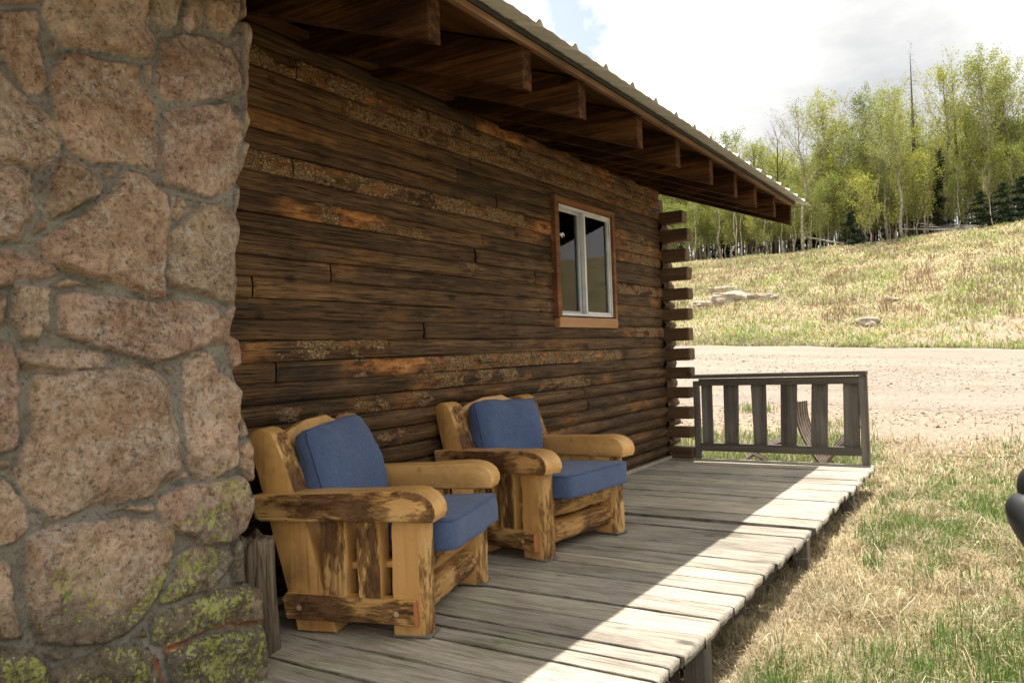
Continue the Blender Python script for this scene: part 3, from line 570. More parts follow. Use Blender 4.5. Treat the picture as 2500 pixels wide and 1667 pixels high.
# end wall: squared logs crossing the corner; round log ends running on past it
mb = MB(); rr = random.Random(3)
tops = [2.467,2.28,2.088,1.895,1.697,1.492,1.295,1.093,.901,.708,.509,.316,.114]
for i, t in enumerate(tops):
    yl = [-.235,-.275,-.268,-.273,-.268,-.27,-.272,-.268,-.27,-.25,-.25,-.25,-.25][i]
    mb.V = []; mb.F = []; mb.A = []
    yl += rr.uniform(-.012,.010); mb.box(7.64+rr.uniform(-.006,.006),7.79+rr.uniform(-.01,.01),yl,5.7,t-.117+rr.uniform(-.004,.006),t+rr.uniform(-.004,.004),.5,.006); mb.build('squared_end_log', LOGEND, cabin, bev=rr.uniform(.010,.022))
mb = MB(); mb.box(7.66,7.76,.0,5.6,-.3,2.6); mb.build('end_wall', LOGEND, cabin)
V=[];F=[];base=0
for i in range(13):
    zc = tops[i]-.117-.042 if i < 12 else .03
    rr_ = .051; xe = 7.74+[.20,.12,.15,.16,.17,.18,.17,.18,.17,.20,.22,.20,.22][i]+rr.uniform(-.01,.01)
    if i == 0: xe = 7.93
    nn = 14; st = [7.6, 7.66, 7.75, xe-.02, xe-.004, xe]; rs = [1,1,1,.97,.82,.55]
    ring = []
    for s_, q in zip(st, rs):
        for a in range(nn):
            th = 2*math.pi*a/nn; r_ = rr_*q*(1+.10*math.sin(3*th+i)+.06*rr.uniform(-1,1)); ring.append((s_, .020+r_*1.25*math.cos(th), zc+r_*math.sin(th)*1.05))
    V += ring
    for kx in range(len(st)-1):
        for a in range(nn): F.append((base+kx*nn+a, base+kx*nn+(a+1)%nn, base+(kx+1)*nn+(a+1)%nn, base+(kx+1)*nn+a))
    F.append(tuple(base+(len(st)-1)*nn+a for a in range(nn))); base += len(ring)
# top round pair
meshobj('round_log_ends', V, F, LOG, cabin, smooth=True, attrs={'tone': np.random.default_rng(4).uniform(.2,.7,len(V)), 'bark': np.clip(np.random.default_rng(5).uniform(-.3,.5,len(V)),0,1), 'orange': np.zeros(len(V))})
# plate boards glimpsed between rafters on the wall top
mb = MB(); mb.box(WX0,7.72,-.05,.10,2.70,2.735,jit=.001); mb.build('top_plate', RAFTX, cabin, bev=.004)
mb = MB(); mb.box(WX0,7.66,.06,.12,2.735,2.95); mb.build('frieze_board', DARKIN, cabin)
# rafters
SL = .364; tipx = [-.90,-.28,.35,1.0,1.64,2.245,2.885,3.40,4.10,4.70,5.35,5.93,6.49,7.11,7.73]
def rafter(x):
    y0, zb, h, t = -1.26, 2.205, .185, .036
    x += 0
    out = []
    V = []
    for s in (-t, t):
        V += [(x+s, y0, zb), (x+s, y0, zb+h), (x+s, 3.0, zb+h+SL*(3.0-y0)), (x+s, 3.0, zb+SL*(3.0-y0))]
    F = [(0,1,2,3),(7,6,5,4),(0,4,5,1),(1,5,6,2),(3,2,6,7),(0,3,7,4)]
    o = meshobj('rafter', V, F, RAFT, cabin); bm = bmesh.new(); bm.from_mesh(o.data); bmesh.ops.recalc_face_normals(bm, faces=bm.faces); bmesh.ops.bevel(bm, geom=bm.edges, offset=.004, segments=1, affect='EDGES'); bm.to_mesh(o.data); bm.free()
for x in tipx: rafter(x)
RX0, RX1 = -1.2, 7.80
def slope_slab(name, y0, y1, zt0, th, mat, x0=RX0, x1=RX1, n=1, par=cabin, seed=0):
    """boards on the roof slope: zt0 underside height at y=-1.26"""
    mb = MB(); r_ = random.Random(seed)
    for i in range(n):
        a = y0+(y1-y0)*i/n; b = y0+(y1-y0)*(i+1)/n-.004; g = r_.uniform(0,.002)
        za = zt0+SL*(a+1.26)+g; zb = zt0+SL*(b+1.26)+g; q = len(mb.V)
        mb.V += [(x0,a,za),(x0,a,za+th),(x0,b,zb),(x0,b,zb+th),(x1,a,za),(x1,a,za+th),(x1,b,zb),(x1,b,zb+th)]; mb.F += [tuple(q+i for i in f) for f in [(0,1,3,2),(4,6,7,5),(0,4,5,1),(2,3,7,6),(0,2,6,4),(1,5,7,3)]]; mb.A += [.5]*8
    return mb.build(name, mat, par)
slope_slab('roof_boards', -1.24, 3.0, 2.398, .022, RAFTX, n=24)
slope_slab('eave_board', -1.292, -1.245, 2.384, .028, FASC, n=1)
slope_slab('felt_strip', -1.292, 3.0, 2.418, .020, FELT, n=1)
# ribbed metal sheet, both slopes
def metal():
    px = []; x = RX0
    k0 = math.floor((RX0-2.72)/.305)
    pts = [(RX0,0)]
    for k in range(k0, 40):
        c = 2.72+.305*k
        if c < RX0+.05 or c > RX1+.02-.03: continue
        pts += [(c-.155+.02,0.002),(c-.10,.006),(c-.055,.002),(c-.034,.003),(c-.010,.024),(c+.008,.024),(c+.026,.003),(c+.055,.002),(c+.10,.006)]
    pts += [(RX1+.06,0)]
    V = []; F = []; n = len(pts); rows = [(-1.42,0),(-1.2,0),(0,0),(1.5,0),(3.0,0),(4.5,1),(7.2,1)]
    for th in (0, -.0025):
        for (y, s) in rows:
            zz = 2.444+SL*(y+1.26) if not s else 2.444+SL*(3.0+1.26)-SL*(y-3.0)
            for (x, h) in pts: V.append((x, y, zz+h+th + .0012*math.sin(x*23)))
    m = len(rows)
    for L_ in (0, 1):
        b = L_*m*n
        for j in range(m-1):
            for i in range(n-1):
                f = (b+j*n+i, b+j*n+i+1, b+(j+1)*n+i+1, b+(j+1)*n+i); F.append(f if not L_ else f[::-1])
    for i in range(n-1): F.append((i, m*n+i, m*n+i+1, i+1))
    for j in range(m-1): F.append((j*n+n-1, m*n+j*n+n-1, m*n+(j+1)*n+n-1, (j+1)*n+n-1))
    return meshobj('metal_roof', V, F, METAL, cabin)
metal()
for xg in (7.60, -.9):
    meshobj('gable', [(xg,-.0,2.66),(xg,3.0,3.93),(xg,6.0,2.75),(xg+.06,-.0,2.66),(xg+.06,3.0,3.93),(xg+.06,6.0,2.75)], [(0,1,2),(5,4,3),(0,3,4,1),(1,4,5,2),(0,2,5,3)], DARKIN, cabin)
# window
w = empty('window'); w.parent = cabin; w.location = (0,0,0)
x0,x1,z0,z1 = 5.425,6.405,1.388,2.255
tr = MB().box(x0-.068,x0-.004,-.042,.05,z0-.012,z1+.052).box(x1+.004,x1+.05,-.042,.05,z0-.012,z1+.052).box(x0-.0035,x1+.0035,-.040,.05,z1+.004,z1+.050); tr.build('trim', TRIM, w, bev=.004)
sl_ = extr('sill', [(x0-.055,z0-.094),(x1+.03,z0-.094),(x1+.05,z0-.07),(x1+.035,z0-.013),(x0-.03,z0-.013),(x0-.055,z0-.03)], -.046, .03, axis='v', mats=[SILL], parent=w, bev=.006, nz=.0015)
fr = MB(); t = .020
fr.box(x0,x0+t,-.020,.06,z0,z1).box(x1-t,x1,-.020,.06,z0,z1).box(x0+t+.0005,x1-t-.0005,-.018,.06,z0,z0+t).box(x0+t+.0005,x1-t-.0005,-.018,.06,z1-t,z1).build('frame', VINYL, w, bev=.003)
xm = 5.915
fs = MB(); fs.box(xm-.014,xm+.014,-.012,.022,z0+t+.001,z1-t-.001).box(xm+.0225,x1-t-.001,-.010,.02,z0+t+.001,z0+t+.018).box(xm+.0225,x1-t-.001,-.010,.02,z1-t-.018,z1-t-.001).box(x1-t-.02,x1-t-.001,-.010,.02,z0+t+.019,z1-t-.019); fs.build('sash', VINYL, w, bev=.002)
fs = MB(); fs.box(x0+t+.001,x0+t+.020,.024,.05,z0+t+.001,z1-t-.001).box(xm-.05,xm-.015,.024,.05,z0+t+.001,z1-t-.001).box(x0+t+.021,xm-.051,.024,.05,z0+t+.001,z0+t+.02).box(x0+t+.021,xm-.051,.024,.05,z1-t-.02,z1-t-.001); fs.build('sash', simple('grey_vinyl',(.40,.41,.42),.5), w, bev=.002)
MB().box(xm+.0225,x1-t-.021,.003,.006,z0+t+.019,z1-t-.019).build('pane', GLASS, w); MB().box(x0+t+.021,xm-.051,.034,.037,z0+t+.021,z1-t-.021).build('pane', GLASS, w)
mb = MB()
for i in range(24): mb.box(x0+.01,x1-.01,.115,.121, z1-.02-.0115*(i+1), z1-.02-.0115*i-.002)
mb.build('blind', BLIND, w)
pn = MB().box(xm+.03,xm+.11,.010,.012,z0+.06,z0+.175); pn.build('paper_note', PAPER, w)
ln = MB()
for i in range(7): ln.box(xm+.038,xm+.102-(i%3)*.012,.0085,.0095,z0+.075+.013*i,z0+.079+.013*i)
ln.build('note_writing', simple('grey_ink',(.2,.2,.2),.8), w)
# a post and a far window frame inside the room, seen through the panes
MB().box(6.02,6.15,.30,.42,-.0,2.7).build('inside_post', INW, cabin, bev=.01)
ff = MB(); ff.box(5.2,8.0,.0,.0,0,0); 
st_ = MB().box(5.55,6.9,.9,.94,1.70,1.725).box(5.55,5.58,.9,.94,.9,1.72); st_.build('inside_rail', VINYL, cabin)
# mark on the pane: white bird-shaped decal
V = [(0,0),(.02,.012),(.035,.008),(.05,.02),(.075,.022),(.095,.008),(.10,-.018),(.085,-.004),(.065,.002),(.058,-.02),(.045,-.028),(.035,-.012),(.018,-.006)]
meshobj('pane_decal', [(x0+.13+a*.9, .0335, 2.03+b*.9) for a, b in V], [tuple(range(len(V)))], VINYL, w)

# ------------------------------------------------------------------ stone chimney
C1 = lambda x, y: (x*.5356, y*.5356)
C2 = lambda x, y: (x*.5529, 800+y*.5529)
ST1 = [[(0,40),(195,40),(205,200),(238,370),(215,425),(140,425),(60,300),(0,240)],[(215,-60),(670,-60),(700,100),(738,200),(720,260),(640,262),(480,230),(320,215),(260,160),(215,60)],
[(700,-40),(845,-40),(825,110),(790,130),(730,110),(700,60)],[(855,-40),(935,-40),(945,110),(885,150),(850,120)],[(940,-60),(1085,-60),(1090,110),(1060,155),(1010,140),(950,90)],
[(300,240),(350,230),(470,265),(600,280),(650,300),(660,370),(700,420),(735,480),(740,600),(742,765),(700,775),(590,740),(430,745),(330,690),(300,620),(270,540),(245,400),(255,320)],
[(750,180),(850,150),(960,165),(1060,200),(1080,260),(1115,400),(1040,450),(930,455),(780,460),(735,410),(725,320),(750,250)],
[(770,500),(900,480),(1060,460),(1100,540),(1110,700),(1118,800),(1080,850),(990,905),(860,860),(755,830),(745,700),(755,580)],
[(-80,270),(30,310),(140,440),(260,520),(295,620),(295,700),(190,780),(110,755),(-80,735)],[(-80,750),(80,750),(160,790),(180,960),(110,1110),(40,1095),(-80,1080)],
[(250,740),(300,700),(400,740),(500,830),(480,880),(390,930),(240,1000),(228,950),(240,850)],
[(580,760),(690,800),(765,880),(790,1000),(785,1100),(765,1250),(755,1370),(690,1360),(540,1290),(360,1250),(220,1190),(175,1110),(300,1020),(440,930),(520,860)],
[(790,890),(850,895),(890,950),(830,1000),(795,990)],[(920,920),(1040,930),(1090,960),(1100,1150),(1090,1290),(1085,1390),(950,1350),(800,1310),(765,1250),(780,1120),(800,1050),(860,990)],
[(-80,1110),(150,1140),(230,1180),(285,1240),(230,1260),(90,1290),(-80,1330)],[(75,1300),(160,1290),(245,1310),(235,1500),(180,1560),(100,1540),(62,1440)],
[(285,1335),(400,1330),(560,1350),(740,1375),(900,1370),(1000,1390),(1060,1450),(1070,1535),(1063,1566),(970,1576),(877,1612),(722,1659),(619,1628),(516,1597),(340,1545),(284,1519)],
[(1120,90),(1175,120),(1180,300),(1185,540),(1160,640),(1130,520),(1125,330)],[(1125,650),(1170,620),(1160,740),(1130,830),(1115,780)],[(1100,840),(1150,840),(1130,1000),(1120,1140),(1100,1090),(1085,960)],[(1105,1170),(1135,1180),(1125,1390),(1100,1480),(1075,1500),(1050,1420),(1092,1380),(1100,1290)]]
ST2 = [[(-60,60),(60,60),(85,160),(95,300),(105,470),(80,540),(-60,580)],[(85,100),(160,80),(330,90),(470,105),(497,140),(480,185),(380,185),(290,197),(150,185),(90,160)],
[(1020,50),(1060,38),(1095,60),(1105,120),(1090,165),(1040,178),(1020,140)],[(170,200),(330,190),(470,185),(620,160),(710,185),(770,250),(780,350),(815,470),(800,620),(740,690),(700,745),(600,760),(400,800),(250,860),(130,770),(65,650),(90,560),(150,450),(140,330),(150,230)],
[(830,140),(890,95),(950,120),(1000,200),(1060,250),(1095,300),(1085,380),(1060,430),(1065,560),(1050,610),(960,670),(880,672),(840,600),(835,480),(820,330),(820,220)],
[(1075,385),(1110,390),(1128,475),(1072,490)],[(1075,503),(1140,490),(1160,530),(1150,640),(1110,690),(1062,620),(1068,560)],
[(715,745),(830,690),(980,670),(1070,650),(1110,690),(1140,790),(1100,880),(1020,960),(920,965),(820,910),(740,870),(712,800)],
[(-60,600),(60,690),(140,800),(150,880),(80,950),(-60,985)],[(130,930),(250,870),(420,850),(560,835),(700,850),(790,890),(780,1000),(740,1120),(700,1220),(600,1340),(480,1400),(300,1410),(180,1390),(150,1270),(120,1120)],
[(860,960),(1030,975),(1035,1060),(980,1140),(840,1190),(730,1225),(720,1190),(780,1100),(800,1000)],[(1040,950),(1100,930),(1105,1080),(1100,1130),(1040,1130),(1035,1010)],
[(-60,1010),(50,1040),(80,1200),(125,1370),(60,1380),(-60,1370)],[(700,1280),(820,1230),(960,1165),(1075,1140),(1175,1140),(1180,1290),(1050,1310),(900,1350),(760,1420),(690,1400),(680,1320)],
[(740,1430),(860,1380),(1050,1320),(1190,1290),(1210,1400),(1218,1500),(1200,1640),(800,1640),(760,1520)],[(330,1480),(480,1410),(640,1400),(720,1480),(760,1640),(240,1640),(240,1520)],[(-60,1400),(140,1430),(230,1500),(210,1640),(-60,1640)]]
SIL = [(600,-60),(602,40),(613,43),(622,91),(618,160),(613,268),(624,295),(616,348),(608,396),(597,444),(592,535),(589,616),(595,670),(592,750),(580,800),(585,818),(603,833),(603,885),(590,905),(605,960),(603,1005),(618,1038),(622,1062),(633,1087),(627,1160),(616,1187),(624,1231),(618,1270),(604,1314),(604,1419),(638,1430),(642,1508),(655,1519),(662,1618),(664,1700)]
FY = -.64
def toplane(x, y):
    d = fw*1952.3 + r2*(x-1250) - u2*(y-833.5); t = (FY-CAMP.y)/d.y; p = CAMP+d*t; return p.x, p.z
polys = [np.array([toplane(*C1(*p)) for p in s]) for s in ST1]+[np.array([toplane(*C2(*p)) for p in s]) for s in ST2]
sil = np.array([toplane(*p) for p in SIL]); so_ = np.argsort(sil[:,1]); SZ, SX = sil[so_,1], sil[so_,0]
def silx(z): return np.where(z < SZ[0], SX[0], np.where(z > SZ[-1], SX[-1]-.0, np.interp(z, SZ, SX)))
def sdpoly(px, pz, P):
    d = np.full(px.shape, 1e9); ins = np.zeros(px.shape, bool)
    for i in range(len(P)):
        a, b = P[i], P[(i+1)%len(P)]; ex, ez = b-a; wx, wz = px-a[0], pz-a[1]
        t = np.clip((wx*ex+wz*ez)/(ex*ex+ez*ez+1e-12), 0, 1); d = np.minimum(d, np.hypot(wx-ex*t, wz-ez*t))
        c = ((a[1] <= pz) & (b[1] > pz)) | ((b[1] <= pz) & (a[1] > pz)); xi = a[0]+(pz-a[1])/(ez+1e-12)*ex; ins ^= c & (px < xi)
    return np.where(ins, d, -d)
DU = .0058; zs = np.arange(-.32, 2.72, DU); us = np.arange(0, 1.72, DU); X0C = .22
U, Z = np.meshgrid(us/us[-1], zs, indexing='ij'); XE = silx(Z); XW = X0C+(XE-X0C)*U
wx = XW+.006*fbm(XW*30, Z*30, s=201); wz = Z+.006*fbm(XW*30, Z*30, s=202)
best = np.full(XW.shape, -.2); idx = np.full(XW.shape, -1); FAC = np.zeros(XW.shape); rgs = np.random.default_rng(8)
for i, P in enumerate(polys):
    sd = sdpoly(wx, wz, P); k = sd > best; best = np.where(k, sd, best); idx = np.where(k, i, idx)
    mk = sd > -.004; fh = np.full(XW.shape, 9.)
    for e in range(len(P)):      # every edge of a stone is broken off at its own angle
        a, b = P[e], P[(e+1)%len(P)]; ex, ez = b-a; L2 = ex*ex+ez*ez+1e-12; t = np.clip(((wx-a[0])*ex+(wz-a[1])*ez)/L2, 0, 1); ds = np.hypot(wx-a[0]-ex*t, wz-a[1]-ez*t)
        sl = rgs.choice([.55,1.2,2.5,4.,5.]); fh = np.minimum(fh, .006+ds*sl)
    FAC = np.where(mk & k, fh, FAC)
# filler stones outside the traced area
fillr = np.random.default_rng(12); gx = []; 
for a in np.arange(.05, 2.3, .24):
    for b in np.arange(-.45, 3.0, .22): gx.append((a+fillr.uniform(-.08,.08)+(.12 if int(b/.22)%2 else 0), b+fillr.uniform(-.07,.07)))
gx = np.array(gx); dd = np.stack([np.hypot((wx-g[0]), (wz-g[1])*1.1) for g in gx]); srt = np.sort(dd, 0); cell = dd.argmin(0)
fsd = np.minimum((srt[1]-srt[0])/2-.014, -best-.016); useF = (best < -.02); idx = np.where(useF, 100+cell, idx); best = np.where(useF, np.maximum(fsd, best), best)
FAC = np.where(useF, .006+best*2.5, FAC); inside = best > -.003; FAC = np.maximum(FAC, .004)
rg = np.random.default_rng(3); tilt = rg.uniform(-.10,.10,(400,2)); offs = rg.uniform(-.010,.016,400); cen = np.array([p.mean(0) for p in polys]+[[0,0]]*400)
ii = np.clip(idx, 0, 399); cx = np.where(idx < 100, cen[ii][...,0], XW); cz = np.where(idx < 100, cen[ii][...,1], Z)
dm = fbm(XW*6, Z*6, s=211)*.022+fbm(XW*22, Z*22, s=212)*.010+fbm(XW*70, Z*70, s=216)*.0035; ang = np.abs(fbm(XW*4+9, Z*4, s=213))*.030
top = .040+offs[ii]+tilt[ii][...,0]*(XW-cx)+tilt[ii][...,1]*(Z-cz)+dm-ang; FAC = FAC+fbm(XW*26, Z*26, s=217)*.010
hgt = np.where(inside, -np.log(np.exp(-top/.0035)+np.exp(-FAC/.0035))*.0035, .006*fbm(XW*9, Z*9, s=214)+.003*fbm(XW*45, Z*45, s=215)+.001)
hgt = np.where(inside, np.maximum(hgt, .001), hgt)
# rounding over at the corner
ed = (XE-XW); rnd_ = .035; drop = np.where(ed < rnd_, rnd_-np.sqrt(np.clip(rnd_**2-(rnd_-ed)**2, 0, None)), 0)
YW = FY+.03-hgt+drop
tints = np.array([[.40,.285,.205],[.41,.305,.225],[.37,.27,.195],[.42,.32,.235],[.37,.265,.205],[.36,.28,.205],[.40,.30,.23]])[rg.integers(0,7,400)]*rg.uniform(.90,1.1,(400,1))
TI = tints[ii]; LI = sst(.70,.34,Z+.30*fbm(XW*4, Z*4, s=221)+.02) ; LI = np.clip(LI*1.1, 0, 1)*np.where(inside, 1, .5)
ru = np.zeros_like(Z)
lpx = np.array([toplane(*C2(*p)) for p in [(760,1420),(900,1355),(1050,1312),(1180,1290)]]); zc_ = np.interp(XW, lpx[:,0], lpx[:,1]); ru = np.exp(-((Z-zc_)/.012)**2)*(XW > lpx[0,0]-.02)
lp2 = np.array([toplane(*C2(*p)) for p in [(690,1430),(745,1560)]]); xc_ = np.interp(-Z, -lp2[:,1], lp2[:,0]); ru = np.maximum(ru, np.exp(-((XW-xc_)/.014)**2)*((Z < lp2[0,1]+.02)))
# side face going back to the log wall
nside = 70; sy = np.linspace(0, 1, nside)[1:]; XS = []; 
SU, SZg = np.meshgrid(sy, zs, indexing='ij'); ye = YW[-1][None,:]; yS = ye+(0.0-ye)*SU
hs = .02*fbm(yS*9+3, SZg*9, s=231)+.01*fbm(yS*30, SZg*30, s=232); cell2 = vn(yS*5, SZg*5, s=233)
xS = silx(SZg) + hs*sst(0,.12,SU) - .05*SU
Vt = np.concatenate([np.stack([XW,YW,Z],-1), np.stack([xS,yS,SZg],-1)], 0); nu = Vt.shape[0]; nv = Vt.shape[1]
sideT = np.broadcast_to(tints[5], SU.shape+(3,)); TIa = np.concatenate([TI, sideT], 0); MO = np.concatenate([1-sst(-.001,.006,best), sst(.3,.45,np.abs(cell2))*.0+np.where(np.abs(cell2)<.10,1.,0.)], 0)
LIa = np.concatenate([LI, LI[-1:].repeat(nside-1,0)*.7], 0); RUa = np.concatenate([ru, 0*SU], 0)
chim = meshobj('stone_chimney', Vt.reshape(-1,3), grid_faces(nu, nv), STONE, smooth=True, attrs={'tint': TIa.reshape(-1,3), 'mortar': MO.ravel(), 'lichen': LIa.ravel(), 'rust': RUa.ravel()})
tag(chim, 'pinkish brown fieldstone chimney with grey mortar and lichen at its foot, left of the chairs', 'chimney')

# ------------------------------------------------------------------ weathered stump between chimney and chair
def stump():
    n = 60; rows = 26; V = []; F = []; cx, cy = 2.13, -.40
    for j in range(rows):
        z = -.02+.45*j/(rows-1)
        for a in range(n):
            th = 2*math.pi*a/n; r_ = .072+.012*mnoise.noise((math.cos(th)*1.6, math.sin(th)*1.6, z*2.5))+.006*mnoise.noise((math.cos(th)*7, math.sin(th)*7, z*1.5))+.003*mnoise.noise((math.cos(th)*16, math.sin(th)*16, z*2))
            r_ *= 1.08-.22*z; zz = z + (0 if j < rows-2 else (j-rows+3)*.022*mnoise.noise((math.cos(th)*2,math.sin(th)*2,1)))
            V.append((cx+r_*math.cos(th)*.9, cy+r_*math.sin(th), zz))
    for j in range(rows-1):
        for a in range(n): F.append((j*n+a, j*n+(a+1)%n, (j+1)*n+(a+1)%n, (j+1)*n+a))
    b = len(V); V.append((cx,cy,.415)); F += [((rows-1)*n+a, (rows-1)*n+(a+1)%n, b) for a in range(n)]
    o = meshobj('wooden_post', V, F, mk_wood('split_grey_wood', [(.36,(.025,.017,.011)),(.46,(.12,.09,.06)),(.56,(.26,.205,.145)),(.68,(.40,.33,.25))], axis=2, fine=48, stretch=.06, bs=1., bd=.012), smooth=True)
    return tag(o, 'short split grey weathered post standing between the chimney foot and the near chair', 'post')
stump()

# ------------------------------------------------------------------ deck
deck = empty('wooden_deck', (0,0,0), label='low porch deck of wide grey planks with ragged ends in front of the log wall', cat='deck')
bx = [7.74,7.56,7.33,7.075,6.85,6.616,6.336,6.165,5.889,5.69,5.484,5.26,5.038,4.83,4.608,4.39,4.177,3.946,3.77,3.581,3.41,3.23,3.012,2.788,2.668,2.547,2.31,2.10,1.88,1.65,1.43,1.20,.98,.75]
V=[];F=[];TN=[];SM=[];base=0; dr = random.Random(11)
for i in range(len(bx)-1):
    xa, xb = bx[i+1], bx[i]; ny = 100; gap = .008 if dr.random() < .75 else .018
    ye = -1.90+dr.uniform(-.008,.012); z0_ = dr.uniform(-.003,.003)
    if xb < 5.1: ye += .02; z0_ -= .006
    if i in (12,13): z0_ -= .012
    yy = np.linspace(-.015, ye, ny); prx = np.array([0,0,.004,.022,.055,.3,.5,.7,.945,.978,.996,1,1]); prz = np.array([-.045,-.006,-.001,0,0,.0005,0,.0005,0,0,-.001,-.006,-.045])
    YY, PX = np.meshgrid(yy, prx, indexing='ij'); PZ = np.broadcast_to(prz, YY.shape)
    wob = .0035*fbm(yy*3, yy*0+i*7.7, s=301); wob2 = .0035*fbm(yy*3, yy*0+i*7.7+50, s=302)
    XX = xa+gap/2+wob[:,None]+(xb-xa-gap-wob[:,None]+wob2[:,None])*PX
    ZZ = PZ+z0_+.0035*fbm(YY*2.2, XX*0+i*3.3, s=303)+.0012*fbm(YY*6, XX*60, s=304) + .012*sst(ye+.30, ye, YY)*dr.uniform(-.3,.25)*(PX-.5)
    endj = .010*fbm(XX*30, XX*0+i, s=305)+.006*fbm(XX*110, XX*0, s=306); YY = YY + endj*sst(ye+.25, ye, YY)
    ZZ[-1,:] -= .004; 
    top = np.stack([XX,YY,ZZ],-1)
    end = top[-1:].copy(); end[...,2] = np.minimum(end[...,2]-.036, -.040); end[...,1] += .004
    G = np.concatenate([top, end], 0); nn = G.shape[1]
    V.append(G.reshape(-1,3)); F.append(grid_faces(G.shape[0], nn)[:, ::1]+base); base += G.shape[0]*nn; TN.append(np.full(G.shape[0]*nn, dr.uniform(.12,.8))); SM.append(np.tile(np.array([1,1,.9,.35,0,0,0,0,0,.35,.9,1,1]), G.shape[0]))
Vd = np.concatenate(V); meshobj('planks', Vd, np.concatenate(F), DECK, deck, attrs={'tone': np.concatenate(TN), 'seam': np.concatenate(SM), 'wallside': sst(-1.55,-1.2,Vd[:,1])})
MB().box(.75,7.72,-1.78,-1.74,-.185,-.047).box(.75,7.72,-1.0,-.96,-.185,-.047).box(.75,7.72,-.2,-.16,-.185,-.047).build('joist', mk_wood('dark_joist_wood',[(.3,(.03,.025,.02)),(.6,(.10,.08,.06))],axis=0), deck)
for px_ in (3.05, 4.93, 1.3, 6.6):
    MB().box(px_-.045,px_+.045,-1.885,-1.795,-.5,-.047,jit=.003).build('support_post', GREYW, deck, bev=.006)
# wall base strip where deck meets the logs
MB().box(1.9,7.62,-.055,-.018,.0045,.03,jit=.001).build('edge_strip', DECK, deck, bev=.004, tone=True)

# ------------------------------------------------------------------ end railing
rail = empty('wooden_railing', (7.72,-1.05,0), label='grey weathered plank railing with six wide pickets at the far end of the deck', cat='railing')
def rp(name, x0,x1,y0,y1,z0,z1, mat=GREYW, bev=.004):
    cx, cy, cz = (x0+x1)/2, (y0+y1)/2, (z0+z1)/2
    o = MB().box(x0-cx,x1-cx,y0-cy,y1-cy,z0-cz,z1-cz,jit=.0025).build(name, mat, rail, bev=bev); o.location = (cx-7.72, cy+1.05, cz); return o
o = rp('post', 7.695,7.735,-.325,-.262,.0,.765)
o = rp('post', 7.685,7.755,-1.86,-1.795,-.0,.80)
for a in ('cap_rail',):
    o = rp(a, 7.66,7.78,-1.86,-.262,.797,.836, GREYY, .005); o.rotation_euler = (-.006*1,0,0)
o = rp('upper_rail', 7.690,7.728,-1.794,-.3265,.722,.792, GREYY); o.rotation_euler = (-.004,0,0)
o = rp('lower_rail', 7.688,7.726,-1.794,-.3265,.080,.158, GREYY)
for (a, b, a2, b2) in [(-.338,-.446,-.334,-.443),(-.561,-.708,-.553,-.69),(-.825,-.969,-.84,-.961),(-1.106,-1.256,-1.084,-1.227),(-1.386,-1.528,-1.352,-1.50),(-1.657,-1.793,-1.641,-1.776)]:
    V = []
    for xx_ in (7.7285, 7.750):
        for z_, l_, r_ in ((.085,a2,b2),(.775,a,b)): V += [(xx_-7.72,l_+1.05,z_),(xx_-7.72,r_+1.05,z_)]
    F = [(0,1,3,2),(4,6,7,5),(0,4,5,1),(2,3,7,6),(0,2,6,4),(1,5,7,3)]
    o = meshobj('picket', V, F, GREYW, rail); bm = bmesh.new(); bm.from_mesh(o.data); bmesh.ops.recalc_face_normals(bm, faces=bm.faces); bmesh.ops.bevel(bm, geom=bm.edges, offset=.003, segments=1, affect='EDGES'); bm.to_mesh(o.data); bm.free()

